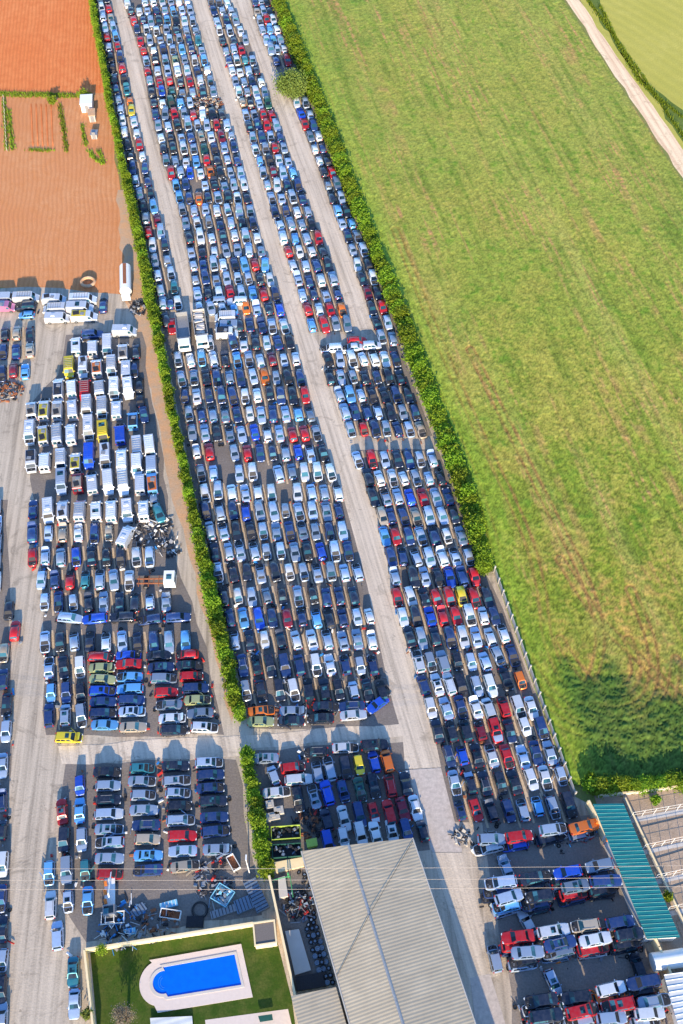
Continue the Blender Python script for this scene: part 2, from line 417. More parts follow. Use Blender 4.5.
def spline(pts, n=8):
    out = []
    P = [pts[0]]+pts+[pts[-1]]
    for i in range(1, len(P)-2):
        p0, p1, p2, p3 = [np.array(P[j], float) for j in (i-1, i, i+1, i+2)]
        for k in range(n):
            t = k/n; out.append(tuple(.5*((2*p1)+(-p0+p2)*t+(2*p0-5*p1+4*p2-p3)*t*t+(-p0+3*p1-3*p2+p3)*t**3)))
    out.append(tuple(pts[-1])); return out

def build_field():
    O = g(497, 567); du = .25
    e0, e1 = g(566, 0), g(683, 178)
    vr = min((e0[0]-O[0])*V[0]+(e0[1]-O[1])*V[1], (e1[0]-O[0])*V[0]+(e1[1]-O[1])*V[1])
    us = np.arange(-42, 206, du); vs = np.arange(0, 1.0001, du/ (vr-.5))
    UU, TT = np.meshgrid(us, vs, indexing='ij')
    # the left edge follows the hedge, the right edge the track
    le = []
    for u in us:
        # solve pixel y of the edge at this u by walking
        le.append(u)
    ys = np.linspace(-60, 800, 60)
    lp = [g(interp(HR_R, y) if y < 567 else interp(FENCE, y)+3, y) for y in ys]
    lu = np.array([(p[0]-O[0])*U[0]+(p[1]-O[1])*U[1] for p in lp]); lv = np.array([(p[0]-O[0])*V[0]+(p[1]-O[1])*V[1] for p in lp])
    o = np.argsort(lu); LV = np.interp(us, lu[o], lv[o])-.6
    rp = [g(*p) for p in ((566, 0), (683, 178), (760, 295))]
    ru = np.array([(p[0]-O[0])*U[0]+(p[1]-O[1])*U[1] for p in rp]); rv = np.array([(p[0]-O[0])*V[0]+(p[1]-O[1])*V[1] for p in rp])
    o = np.argsort(ru); RV = np.interp(us, ru[o], rv[o])-.3
    VV = LV[:, None]+(RV-LV)[:, None]*TT
    X = O[0]+UU*U[0]+VV*V[0]; Y = O[1]+UU*U[1]+VV*V[1]
    n1 = value_noise(X+500, Y+500, 1.1, 1); n2 = value_noise(X+500, Y+500, 3.7, 2); n3 = value_noise(X+500, Y+500, 17, 3); n4 = value_noise(X+300, Y+700, 42, 8)
    sa = value_noise(UU+500, VV*1.0+500, 1, 4)
    st = value_noise(UU/26+50, VV/1.0+500, 1.0, 5)      # long narrow streaks
    st2 = value_noise(UU/60+50, VV/4.5+500, 1.0, 6)
    rn = npr.rand(*X.shape)
    Z = .05+.04*n1+.07*n2+.07*rn
    g1 = np.array([.21, .28, .025]); g2 = np.array([.32, .34, .045]); g3 = np.array([.12, .23, .02]); soil = np.array([.50, .25, .11]); yel = np.array([.46, .40, .11])
    n0 = value_noise(X+100, Y+900, .62, 11)
    def mixc(a, b, t): return a*(1-t[..., None])+b*t[..., None]
    col = mixc(np.broadcast_to(g1, X.shape+(3,)), g2, np.clip(.55*n2+.6*n3-.1, 0, 1))
    near = np.clip((78-Y)/30, 0, 1)
    far = np.clip((Y-95)/110, 0, 1)
    col = mixc(col, np.array([.36, .37, .08]), far*.65)
    col = mixc(col, g3, np.clip((n1-.62)*3, 0, 1)*.8)
    st6 = value_noise(UU/70+20, VV/.55+500, 1.0, 31); col = mixc(col, soil, np.clip((st6-.80)*7, 0, 1)*np.clip(n0*1.8-.35, 0, 1)*np.clip(n3*2-.5, 0, 1)*.9)
    n5 = value_noise(X+50, Y+20, 9, 21); midf = np.clip(1-np.abs(Y-115)/60, 0, 1)
    col = mixc(col, np.array([.42, .34, .07]), np.clip((n5+n0*.5-.75)*3, 0, 1)*(.3+.35*midf))
    col = mixc(col, np.array([.12, .24, .03]), np.clip((n4+n2*.4-.8)*3, 0, 1)*.6)
    col = mixc(col, yel, np.clip((st2-.6)*3, 0, 1)*.4)
    st3 = value_noise(UU/9+50, VV/.45+500, 1.0, 15)
    col = mixc(col, soil, np.clip((st3-.66)*5, 0, 1)*np.clip((st2+n3-.72)*2, 0, 1)*np.clip(n0*2-.3, 0, 1)*.85)
    col = mixc(col, g3*.8, np.clip((value_noise(UU/14+90, VV/.8+500, 1.0, 16)-.6)*4, 0, 1)*.45)
    col = mixc(col, soil, np.clip((st-.72)*5, 0, 1)*np.clip((n2*.6+n1*.5-.35)*2.5, 0, 1)*.55)
    # brownish weak patch near the headland turn and its wheel tracks
    cx, cy = g(610, 640); dd = np.hypot((X-cx)/22, (Y-cy)/22)
    br = np.clip(1.1-dd, 0, 1)*np.clip(n2*.9+n1*.7-.5, 0, .7)
    sp = np.clip((n0-.45)*5, 0, 1); col = mixc(col, np.array([.60, .30, .09]), br*sp); col = mixc(col, np.array([.46, .40, .07]), br*(1-sp)*.6)
    tr = [[(330, 120), (395, 300), (470, 470), (505, 585), (520, 640), (548, 690), (590, 722), (640, 724), (668, 700), (676, 660)],
          [(395, 230), (455, 380), (520, 520), (540, 585), (548, 640), (570, 688), (600, 710), (634, 708), (652, 684), (650, 640), (630, 590)],
          [(470, 350), (545, 500), (585, 580), (600, 640), (588, 690)],
          [(560, 560), (600, 620), (640, 660), (700, 720)],
          [(500, 655), (530, 700), (580, 732), (640, 738), (690, 715)],
          [(560, 640), (575, 665), (598, 690), (622, 692), (636, 672), (628, 640)]]
    T = np.zeros(X.shape); RG = np.zeros(X.shape)
    for t in tr:
        wp = spline([g(*p) for p in t])
        D = np.full(X.shape, 9.); w0 = np.array(wp); msk = (X > w0[:, 0].min()-3) & (X < w0[:, 0].max()+3) & (Y > w0[:, 1].min()-3) & (Y < w0[:, 1].max()+3)
        D[msk] = seg_dist(X[msk], Y[msk], wp)
        D = np.abs(D-.75)+.25*(n0-.5)
        T = np.maximum(T, np.clip(1.25-D/.32, 0, 1)*np.clip(.25+n2*1.3, 0, 1)); RG = np.maximum(RG, np.clip(1-np.abs(D-.5)/.25, 0, 1)*n0)
    col = mixc(col, np.array([.34, .17, .06]), T*.85*(1-.6*np.clip((66-Y)/5, 0, 1))); Z -= T*.07; Z += RG*.05
    # bush shade painted dark into the crop colour next to the plots, surface raised
    ed = g(600, 770); bush_shade = np.clip((74-Y-(n3-.5)*12-(n2-.5)*7)/5, 0, 1)*np.clip((VV-LV[:, None]-2.5)/3, 0, 1)
    col = mixc(col, np.array([.07, .15, .028]), bush_shade*.85); Z += bush_shade*(.25*n2+.25*n1+.2*rn)
    col = mixc(col, np.array([.24, .40, .035]), np.clip(1-(VV-LV[:, None])/7, 0, 1)*.7)
    low = np.clip((125-Y)/60, 0, 1)[..., None]; col = col*(1-.10*low)*(1-np.clip((n1[..., None]-.5)*1.6, 0, 1)*low*.35)
    fl = (1-.35*far)[..., None]; col = col*(1+(.5*(n0[..., None]-.5)+.8*(rn[..., None]-.5)+.3*(n1[..., None]-.5))*fl)
    col = mixc(np.clip(col, 0, 1), np.array([.05, .10, .015]), np.clip((npr.rand(*X.shape)-.93)*12, 0, 1)*.6)
    Z += .05*n0+.06*npr.rand(*X.shape)
    Z[:, 0] = 0; Z[:, -1] = 0
    nu, nv = X.shape
    yb = np.array([g(x, 786)[1] for x in (590,)])[0]
    idx = np.arange(nu*nv).reshape(nu, nv)
    q = np.stack([idx[:-1, :-1], idx[:-1, 1:], idx[1:, 1:], idx[1:, :-1]], -1).reshape(-1, 4)
    keep = (Y.reshape(-1)[q].min(1) > yb); q = q[keep]
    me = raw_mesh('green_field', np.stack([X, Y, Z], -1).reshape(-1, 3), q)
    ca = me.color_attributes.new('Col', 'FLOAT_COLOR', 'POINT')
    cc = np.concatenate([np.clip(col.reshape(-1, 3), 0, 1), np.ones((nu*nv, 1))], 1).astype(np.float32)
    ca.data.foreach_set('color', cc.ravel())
    m, nt, bs = nodes('crop_leaves')
    at = N(nt, 'ShaderNodeAttribute', attribute_name='Col'); v = vecmap(nt)
    f = noise(nt, v, 2.6, 5, .75)
    c = mix(nt, ramp(nt, f, [(.3, .55), (.55, 0.)]), at.outputs['Color'], mix(nt, .55, at.outputs['Color'], (.03, .06, .01)))
    nt.links.new(c, bs.inputs['Base Color']); bs.inputs['Roughness'].default_value = .85; bs.inputs['Specular IOR Level'].default_value = .15
    bump(nt, bs, f, .4, .10)
    me.materials.append(m)
    o = link('green_field', me); o['kind'] = 'structure'

def raw_mesh(name, vs, quads, mats=None, mi=None):
    me = bpy.data.meshes.new(name)
    me.vertices.add(len(vs)); me.vertices.foreach_set('co', np.asarray(vs, np.float32).ravel())
    nf = len(quads); me.loops.add(nf*4); me.loops.foreach_set('vertex_index', np.asarray(quads, np.int32).ravel())
    me.polygons.add(nf); me.polygons.foreach_set('loop_start', np.arange(0, nf*4, 4, dtype=np.int32))
    me.polygons.foreach_set('loop_total', np.full(nf, 4, np.int32))
    for m in mats or []: me.materials.append(M[m])
    if mi is not None: me.polygons.foreach_set('material_index', np.asarray(mi, np.int32))
    me.update(calc_edges=True); me.validate(); return me
build_field()

# ------------------------------------------------------------------ vehicles
KINDS = {  # L, W, H, belt, hood z, tail z, screen base, screen top, roof rear, rear base (from each end)
    'hatch': (3.95, 1.68, 1.43, .90, .86, .88, .98, 1.62, .42, .10),
    'saloon': (4.40, 1.72, 1.40, .90, .85, .93, 1.16, 1.84, 1.30, .70),
    'estate': (4.45, 1.74, 1.46, .92, .86, .90, 1.12, 1.78, .38, .08),
    'mpv': (4.10, 1.76, 1.66, 1.00, .96, .96, .78, 1.55, .30, .08),
    'city': (3.45, 1.58, 1.46, .92, .86, .92, .78, 1.30, .40, .10),
    'suv': (4.45, 1.84, 1.74, 1.08, 1.06, 1.04, 1.22, 1.75, .30, .08),
    'coupe': (4.30, 1.75, 1.28, .84, .78, .88, 1.40, 2.05, 1.00, .42),
}
WORD = {'hatch': 'hatchback', 'saloon': 'saloon', 'estate': 'estate car', 'mpv': 'people carrier', 'city': 'tiny hatchback', 'suv': 'off-roader', 'coupe': 'coupe', 'van': 'panel van'}

def lerp(tab, x):
    for (a, va), (b, vb) in zip(tab, tab[1:]):
        if x <= b: return va+(vb-va)*max(0, (x-a))/(b-a)
    return tab[-1][1]

def wheel_mb(x, y, r=.31, wd=.2):
    m = MB(); s = 1 if y > 0 else -1
    m.cyl((x, y-s*wd, r), (x, y, r), r, n=14, mi=0); m.cyl((x, y, r), (x, y+s*.012, r), r*.6, r*.5, n=10, mi=1)
    return m

def base(k): return k.rstrip('-0123456789')
def car_parts(kind, lod=0):
    L, W, H, bz, hz, tz, sb, stp, rr, rb = KINDS[kind]
    h = L/2; w2 = W/2
    ztab = [(-h, .62), (-h+.06, tz-.10), (-h+.28, tz), (-h+rb+.35, max(tz, bz)), (0, bz), (h-sb-.05, bz), (h-sb+.15, hz+.02), (h-.45, hz-.07), (h-.12, hz-.16), (h, .55)]
    wtab = [(-h, .80), (-h+.12, .93), (-h+.6, 1.), (h-.75, 1.), (h-.25, .92), (h-.08, .82), (h, .66)]
    xs = [-h, -h+.06, -h+.28, -h+.75, -.4, .3, h-sb-.05, h-sb+.15, h-.45, h-.12, h]
    if lod: xs = [-h, -h+.1, -h+.5, 0, h-sb, h-.4, h-.08, h]
    b = MB(); rings = []
    for x in xs:
        z = lerp(ztab, x); f = lerp(wtab, x)*w2
        rings.append([(x, -f*.90, .22), (x, -f, .45), (x, -f*.99, z*.76), (x, -f*.92, z-.035), (x, -f*.5, z+.005), (x, f*.5, z+.005), (x, f*.92, z-.035), (x, f*.99, z*.76), (x, f, .45), (x, f*.90, .22)])
    n = 10; vs = [p for r in rings for p in r]; fs = []
    for i in range(len(xs)-1):
        for j in range(n):
            a, c = i*n+j, i*n+(j+1) % n
            fs.append((a, c, c+n, a+n))
    fs.append(tuple(reversed(range(n)))) ; fs.append(tuple(range(len(vs)-n, len(vs))))
    b.add(vs, [tuple(reversed(f)) for f in fs])
    # greenhouse
    wb, wt = w2*.91, w2*.73
    xr, xf, xrt, xft = -h+rb, h-sb, -h+rr, h-stp
    zb = bz-.04; zt = H-.05
    xm = (xrt+xft)/2
    gv = [(xr, -wb, zb), (xf, -wb, zb), (xf, wb, zb), (xr, wb, zb), (xrt, -wt, zt), (xft, -wt, zt), (xft, wt, zt), (xrt, wt, zt),
          (xm, -wt*1.02, zt+.025), (xm, wt*1.02, zt+.025), (xrt+.05, 0, zt+.025), (xft-.05, 0, zt+.03), (xm, 0, H)]
    gf = [(0, 1, 5, 8, 4), (1, 2, 6, 11, 5), (2, 3, 7, 9, 6), (3, 0, 4, 10, 7), (4, 8, 12, 10), (8, 5, 11, 12), (12, 11, 6, 9), (10, 12, 9, 7)]
    b.add(gv, gf)
    P = {'body': b}
    def quad(m, a, bb, c, d, iu0, iu1, iv0, iv1, off, mi=0):
        """a-b bottom edge, d-c top edge; inset quad pushed out along its normal"""
        a, bb, c, d = [np.array(p, float) for p in (a, bb, c, d)]
        nn = np.cross(bb-a, d-a); nn /= np.linalg.norm(nn)
        def at(u, v): return (a*(1-u)+bb*u)*(1-v)+(d*(1-u)+c*u)*v+nn*off
        m.add([at(iu0, iv0), at(iu1, iv0), at(iu1, iv1), at(iu0, iv1)], [(0, 1, 2, 3)], mi)
    G = [np.array(p) for p in gv]
    m = MB(); quad(m, G[1], G[2], G[6], G[5], .07, .93, .08, .93, .012); P['windscreen'] = m
    m = MB(); quad(m, G[3], G[0], G[4], G[7], .09, .91, .22, .90, .012); P['rear_window'] = m
    for s, (i, j, k, l) in enumerate(((0, 1, 5, 4), (2, 3, 7, 6))):
        m = MB()
        if s == 0: spans = ((.05, .30), (.335, .60), (.635, .90))
        else: spans = ((.10, .365), (.40, .665), (.70, .95))
        if kind in ('hatch', 'saloon'): spans = ((.10, .48), (.52, .90))
        for (u0, u1) in spans: quad(m, G[i], G[j], G[k], G[l], u0, u1, .14, .86, .012)
        P['side_window%d' % s] = m
    # bonnet lid / bare engine bay
    def lid(off, x0, x1, k, mi=0, step=3):
        m = MB(); vv = []; cols = [-.8, -.4, 0, .4, .8]
        xx = [x0+(x1-x0)*i/step for i in range(step+1)]
        for x in xx:
            z = lerp(ztab, x); f = lerp(wtab, x)*w2*k
            for c_ in cols: vv.append((x, f*c_, z+off+.02*(1-c_*c_)))
        ff = [(i*5+j, i*5+5+j, i*5+6+j, i*5+1+j) for i in range(step) for j in range(4)]
        m.add(vv, ff, mi); return m
    P['bonnet'] = lid(.012, h-sb+.06, h-.13, 1.02)
    m = lid(.010, h-sb+.06, h-.13, 1.0)
    rr_ = random.Random(3)
    for i in range(7):
        m.box((h-sb+.2+rr_.random()*(sb-.5), rr_.uniform(-.5, .5), hz-.06), (rr_.uniform(.12, .35), rr_.uniform(.1, .3), .14), rr_.uniform(-.4, .4), rr_.choice((0, 1, 1)))
    P['engine_bay'] = m
    for s in (-1, 1):
        f = lerp(wtab, h-.1)*w2
        m = MB(); m.box((h-.10, s*f*.74, .62), (.22, .30, .13), -s*.28, 0, .85); P['headlight%d' % s] = m
        f = lerp(wtab, -h+.1)*w2
        m = MB(); m.box((-h+.07, s*f*.84, tz-.17), (.16, .17, .22 if kind == 'saloon' else .34), 0, 0); P['tail_light%d' % s] = m
        m = MB(); m.box((h-sb-.22, s*(w2+.06), bz+.02), (.14, .16, .11)); P['mirror%d' % s] = m
    for i, (x, s) in enumerate(((h-.78, 1), (h-.78, -1), (-h+.76, 1), (-h+.76, -1))):
        P['wheel%d' % i] = wheel_mb(x, s*(w2+.012))
    for k, m in P.items():
        if base(k) == 'wheel': continue
        m.v = [(x-math.copysign(.17*(y/w2)**2*max(0, (abs(x)-.25*h)/(.75*h)), x), y, z) for x, y, z in m.v]
    return P

def van_parts():
    L, W, H = 5.0, 1.95, 2.15; h = L/2; w2 = W/2
    prof = [(-h, .3), (-h, 1.1), (-h+.03, H-.12), (-h+.15, H), (0, H+.02), (h-1.45, H-.01), (h-1.25, H-.10), (h-.72, 1.28), (h-.30, 1.08), (h-.03, .85), (h, .35)]
    b = MB(); vs = []; 
    def wz(x, z):
        f = 1. if z < 1.2 else 1-.10*(z-1.2)
        if x > h-.4: f *= .93
        if x > h-.05: f *= .93
        return f*w2
    for s in (-1, 1):
        for (x, z) in prof: vs.append((x, s*wz(x, z), z))
    n = len(prof); fs = [tuple(range(n)), tuple(range(2*n-1, n-1, -1))]
    for i in range(n): j = (i+1) % n; fs.append((i, i+n, j+n, j))
    b.add(vs, fs)
    for i in range(7):
        b.box((-h+.5+i*.45, 0, H+.02), (.07, W*.74, .03))
    P = {'body': b}
    m = MB(); y0, y1 = wz(0, 2.0)*.88, w2*.90
    m.add([(h-.76+.012, -y1, 1.33), (h-.76+.012, y1, 1.33), (h-1.19+.012, y0, H-.17), (h-1.19+.012, -y0, H-.17)], [(0, 1, 2, 3)]); P['windscreen'] = m
    m = MB(); 
    for s in (-1, 1): m.add([(-h-.008, s*.1, 1.2), (-h-.008, s*.72, 1.2), (-h-.004, s*.68, 1.85), (-h-.004, s*.1, 1.85)], [(0, 1, 2, 3) if s < 0 else (3, 2, 1, 0)])
    P['rear_window'] = m
    for k, s in enumerate((-1, 1)):
        m = MB(); q = [(h-1.65, s*(wz(0, 1.3)+.008), 1.3), (h-.95, s*(wz(0, 1.3)+.008), 1.3), (h-1.3, s*(wz(0, 1.85)+.008), 1.87), (h-1.65, s*(wz(0, 1.85)+.008), 1.87)]
        m.add(q, [(0, 1, 2, 3) if s < 0 else (3, 2, 1, 0)]); P['side_window%d' % k] = m
    m = MB(); m.add([(h-.70, -.8, 1.285), (h-.32, -.78, 1.10), (h-.32, .78, 1.10), (h-.70, .8, 1.285)], [(0, 1, 2, 3)]); P['bonnet'] = m
    m = MB(); m.add([(h-.70, -.8, 1.285), (h-.1, -.78, 1.0), (h-.1, .78, 1.0), (h-.70, .8, 1.285)], [(0, 1, 2, 3)])
    rr_ = random.Random(4)
    for i in range(7): m.box((h-.4+rr_.uniform(-.2, .2), rr_.uniform(-.6, .6), 1.12), (.25, .25, .16), rr_.random(), i % 2)
    P['engine_bay'] = m
    for s in (-1, 1):
        m = MB(); m.box((h-.10, s*.74, .86), (.22, .26, .2), -s*.2, 0, .85); P['headlight%d' % s] = m
        m = MB(); m.box((-h+.02, s*(w2-.08), 1.0), (.1, .1, .4)); P['tail_light%d' % s] = m
        m = MB(); m.box((h-1.0, s*(w2+.12), 1.4), (.12, .24, .28)); P['mirror%d' % s] = m
    for i, (x, s) in enumerate(((h-.85, 1), (h-.85, -1), (-h+.95, 1), (-h+.95, -1))):
        P['wheel%d' % i] = wheel_mb(x, s*(w2+.012), .34, .22)
    return P

PM = {'body': ['paint'], 'windscreen': ['glass'], 'rear_window': ['glass'], 'side_window': ['glass'], 'bonnet': ['paint'], 'engine_bay': ['engine', 'alloy'],
      'headlight': ['lamp'], 'tail_light': ['tail'], 'mirror': ['paint'], 'wheel': ['tyre', 'rim']}
def base(k): return k.rstrip('-0123456789')
def lift_pt(kd, p, a=R(52)):
    if kd == 'van': hx, hz = 1.80, 1.29
    else: hx, hz = KINDS[kd][0]/2-KINDS[kd][6]+.06, KINDS[kd][3]+.03
    x, z = p[0]-hx, p[2]-hz
    return (hx+x*math.cos(a)-z*math.sin(a), p[1], hz+x*math.sin(a)+z*math.cos(a))
LIB = {}; FLAT = {}
MATN = ['paint_a', 'glass', 'engine', 'alloy', 'lamp', 'tail', 'tyre', 'rim']
for kd in list(KINDS)+['van']:
    P = van_parts() if kd == 'van' else car_parts(kd)
    LIB[kd] = {k: m.mesh(base(k), PM[base(k)], 35 if base(k) in ('body', 'wheel', 'bonnet') else None) for k, m in P.items()}
    for dmg in (0, 1, 2, 3):
        Pf = van_parts() if kd == 'van' else car_parts(kd, 1)
        vs = []; qs = []; mi = []
        for k, m in Pf.items():
            bk = base(k)
            if dmg == 3 and bk == 'bonnet': m.v = [lift_pt(kd, p) for p in m.v]
            if dmg in (1, 2) and bk == 'bonnet': continue
            if not dmg and bk == 'engine_bay': continue
            if bk == 'mirror' or (dmg == 2 and bk in ('headlight', 'tail_light')): continue
            if bk == 'wheel': 
                x = np.mean([p[0] for p in m.v]); y = m.v[-1][1]; m = MB(); m.cyl((x, y*.8, .31), (x, y, .31), .31, n=8)
            o = len(vs); vs += m.v
            for f, fm in zip(m.f, m.m):
                nm = {'paint': 'paint_a'}.get(PM[bk][fm], PM[bk][fm])
                if dmg == 2 and bk in ('windscreen', 'rear_window'): nm = 'engine'
                f = [i+o for i in f]
                while len(f) > 4: qs.append((f[0], f[1], f[2], f[3])); mi.append(MATN.index(nm)); f = [f[0]]+f[3:]
                if len(f) == 3: 
                    vs.append(tuple((np.array(vs[f[2]])+np.array(vs[f[0]]))/2)); f = f+[len(vs)-1]
                qs.append(tuple(f)); mi.append(MATN.index(nm))
        FLAT[(kd, dmg)] = (np.array(vs, np.float32), np.array(qs, np.int32), np.array(mi, np.int32))

COL = {'w': ('white', (.76, .80, .86)), 's': ('silver', (.38, .49, .66)), 'e': ('grey', (.20, .28, .40)), 'n': ('navy', (.018, .055, .19)), 'k': ('black', (.012, .022, .05)),
       'r': ('red', (.60, .012, .02)), 'b': ('bright blue', (.01, .09, .62)), 'c': ('pale blue', (.14, .45, .85)), 'g': ('dark green', (.015, .10, .07)), 'y': ('yellow', (.80, .62, .03)),
       'o': ('orange', (.85, .20, .02)), 't': ('beige', (.50, .42, .32)), 'm': ('maroon', (.24, .008, .03)), 'l': ('pale lime', (.52, .56, .26)), 'q': ('teal', (.03, .22, .28)), 'p': ('pink', (.70, .25, .45))}
def colour(c):
    b = COL[c][1]; k = rnd.uniform(.65, 1.3) if c in 'senk' else rnd.uniform(.8, 1.12); d = rnd.uniform(-.02, .02)
    return (min(.9, b[0]*k+d*b[0]), min(.9, b[1]*k), min(.9, b[2]*k-d*b[2]), 1)
def rand_code():
    return rnd.choices('swnkebcrtgomqy', (42, 17, 15, 13, 8, 1.3, 5, 1.7, 1.3, .8, .5, 1.2, .8, .3))[0]

def scl(d): return (1.07, 1.04, 1.) if d.get('place', 'V')[0] in ('ST', 'SB', 'SC') else (.99, .97, 1.) if abs(math.cos(d['a'])) > .8 else (.925, .96, .98)
CARS = []   # dicts of every parked vehicle
def put(x, y, c, ang, kind=None, z=0., place='', flip=None, zc=None, jit=1., order=None):
    if kind is None: kind = rnd.choices(('hatch', 'saloon', 'estate', 'mpv', 'city', 'suv', 'coupe'), (4, 3, 2, 1.2, 1.6, .8, .8))[0]
    p = g(x, y, z+.65 if zc is None else zc)
    if flip is None: flip = rnd.random() < .5
    a = R(ang+rnd.gauss(0, 1.8)*jit)+(math.pi if flip else 0)
    dm = rnd.choices((0, 1, 2, 3), (54, 22, 16, 8))[0]
    d = dict(kind=kind, c=c, col=colour(c), p=(p[0]+rnd.gauss(0, .06)*jit, p[1]+rnd.gauss(0, .08)*jit, z), a=a, dmg=dm, py=y, px=x, place=place, up=z > 0,
             bcol=colour(rand_code()) if rnd.random() < .06 else None, noscreen=rnd.random() < (.5 if dm == 2 else .06))
    CARS.append(d); return d

def row(block, n, y, spec, ang=102, kind=None, place=None, anchor=None):
    """spec: 'x+code[@y]' tokens"""
    toks = spec.split()
    for i, t in enumerate(toks):
        yy = y
        if '@' in t: t, q = t.split('@'); yy = float(q)
        x, c = float(t[:-1]), t[-1]
        put(x, yy, c, ang, kind, place=(block, n, i))

def colm(block, n, spec, xa, xb, ang=2, kind=None):
    toks = spec.split(); ya, yb = float(toks[0][:-1]), float(toks[-1][:-1])
    for i, t in enumerate(toks):
        y = float(t[:-1]); x = xa+(xb-xa)*(y-ya)/(yb-ya)
        put(x, y, t[-1], ang, kind or rnd.choice(('saloon', 'estate', 'hatch', 'saloon')), place=(block, n, i), flip=rnd.random() < .25)

# --- right block, nearest rows (n counts away from the stacked wrecks)
ER = [(810, '460n 476r 491k 508.7n 522.7s 537.7c@806 553.6s@807 570k@805'),
 (783, '455s 470k 484.6k 501k 515k 530.6w@779 545w@778 560s@776'),
 (756, '448.6n 462.5b 477k 492w 507r 523s 536n@752 550s@752'),
 (731, '438k 451k 466k 480.6m 495.6r 509.6k 525w@727 541n@728'),
 (708, '431.4w 446s 462n 476w 489w 504r 518w 531.6w'),
 (685, '424n 436w 449w 461k 476.6s 491w 505k@679 520.6o@680'),
 (662, '418w 430.6s 443s 457k 471s 485s 498s@656 512n@655'),
 (637, '409.5k 421.6s 435k 450n 463w 476.6s 490w 503w@634'),
 (616, '403w 416.5k 430b 443r 456r 469.5w 483w 494n'),
 (597, '397.5r 411w 424k 436r 449r 461y 475r 487.5k'),
 (577, '395s 413k 425s 438k 450b 462n 475r'),
 (557, '391.4n 403n 416s 429s 442w 455.5s 469s'),
 (536, '385c 396r 409n 421s 434n 447w 461e'),
 (516, '382t 391n 403.5n 416t 429s 442s 454k'),
 (497, '373k 386s 398s 410b 423r 436s 448n'),
 (478, '368k 380w 392.6w 404w 416s 429s 441k'),
 (459, '358s 372r 385s 397k 409n 420s 432s'),
 (429, '351s 364r 375n 386s 398n 409s 421t'),
 (412, '345s 355n 367n 378s 391k 403s 415n'),
 (395, '340s 350c 361s 372k 384k 396n 408k'),
 (377, '330k 341s 353s 365k 377n 388k 400k'),
 (359, '328k 340s 351.5w 363w 374w 385w 396n')]
for i, (y, s) in enumerate(ER): row('E', i, y, s, 102.5)
for (x, y, c, a) in ((331, 349, 'w', 2), (353, 347, 'w', 3), (372, 346, 'w', 3), (357, 341, 'r', 5)): put(x, y, c, a, place=('X', 0, 0))
# --- centre block above the crossing road
CR = [(690, '246s 262k 280k 294w 309k 324.6k 339k 354s 367k 382k'),
 (665, '243n 256.6k 270.7k 285n 300n 315.5w 330w 345n 360s 373n'),
 (640, '234s 250k 265w 281k 296w 312w 327s 343s 357.6s 372w'),
 (618, '229n 243c 258b 272n 287m 301.7n 316c 329.6k 343n 357s@616 369w@616'),
 (596, '224k 238w 252s 267e 282.5k 297.6s 313k 327n 340n 354k'),
 (572, '218.5s 232.6k 246.5k 261s 275k 289w 303.7s 317s 331e 344s 357.6s'),
 (551, '215k 228.6s 240.5s 254s 267s 281s 295s 307k 321b 334.7s 348n'),
 (531, '210s 223.6s 236k 250.5k 263s 276e 289n 302.7e 315.5e 329n 343s'),
 (511, '205n 219s 233n 246b 260s 273.5s 286s 299s 313s 326s 339n')]
for i, (y, s) in enumerate(CR): row('C', i, y, s, 101)
for i, t in enumerate(((261.6, 711, 'o', 3), (292.6, 711, 's', 2), (326, 707, 'k', 2), (353, 706, 'n', 4), (378, 705, 'b', 40))): put(t[0], t[1], t[2], t[3], 'saloon', place=('CH1', 0, i))
for i, t in enumerate(((261, 722, 'l', 3), (291, 721, 'k', 2), (321, 718, 'k', 2), (353, 715, 'w', 3))): put(t[0], t[1], t[2], t[3], 'saloon', place=('CH0', 0, i))
# --- block behind the warehouse
B = 'W'
row(B, 0, 832, '328b@842 343w@838 360w@834 376w@833 392w 406n@830 423k', 103, None)
row(B, 1, 813, '327k@820 344w@818 359n@815 374r 389r@812 403m@810 415.7w@808', 103)
row(B, 2, 790, '298k@800 314s@797 328b@794 344n@791 359.5g 374k@786 390r@785 406k@784', 103)
row(B, 3, 768, '317s@772 330s@769 345k@767 358.6y@764 374.7b@762 387o@761', 103)
for i, t in enumerate(((265, 759, 's', 3), (273, 775, 's', 110), (293, 768, 'r', 8), (298, 780, 'w', 8), (276.6, 792, 'w', 6), (316, 753, 'k', 4), (345, 748, 'w', 3), (375, 745.5, 'k', 4))): put(*t, place=('WX', 0, i))
# --- left block, upright rows
LR = [(715, '49n 65s 81s'), (692.6, '51c 66n 81k'), (668, '48.6s 63k 79.6w'),
 (641.7, '45s 60k 74.6s 89k 106w 122s 138k 154n 169s 186c'),
 (602, '45s 58.5n 73s 89k 104s 120k 134.6k 149.5s 166s'),
 (580, '41s 55n 70r 85q 99s 114s 129w'),
 (557, '32r 46s 61s 76b 91k 106k 121k 136w 150s'),
 (533, '33n 48s 63t 78w 94n 109t')]
for i, (y, s) in enumerate(LR): row('L', i, y, s, 98)
for i, t in enumerate(((70, 618, 's', 0), (95, 618, 'b', 0), (123, 618, 'k', 1), (151.6, 618, 'n', 1), (178.5, 617, 'n', 2))): put(*t, 'estate', place=('LX', 0, i), jit=2)
put(69, 737, 'y', 2, 'estate', place=('LY', 0, 0))
colm('LS', 0, '657.6r 668l 680l 691b 702n 714n 726c', 101, 104)
colm('LS', 1, '655b 665.5r 677c 688.5c 700n 712s 726.6t', 128, 133)
colm('LS', 2, '656k 667n 678.5s 693r 705e 719w 730k', 159, 174)
colm('LS', 3, '655r 665k 677r 689n 701l 713e 728w', 187, 204)
colm('LT', 0, '772k 785s 800k 814s 829s 843s 858s 874.5r', 107.6, 110, 2)
colm('LT', 1, '768.6q 781.6s 795.5s 810s 824.6n 840t 855c 871n', 142, 149, 2)
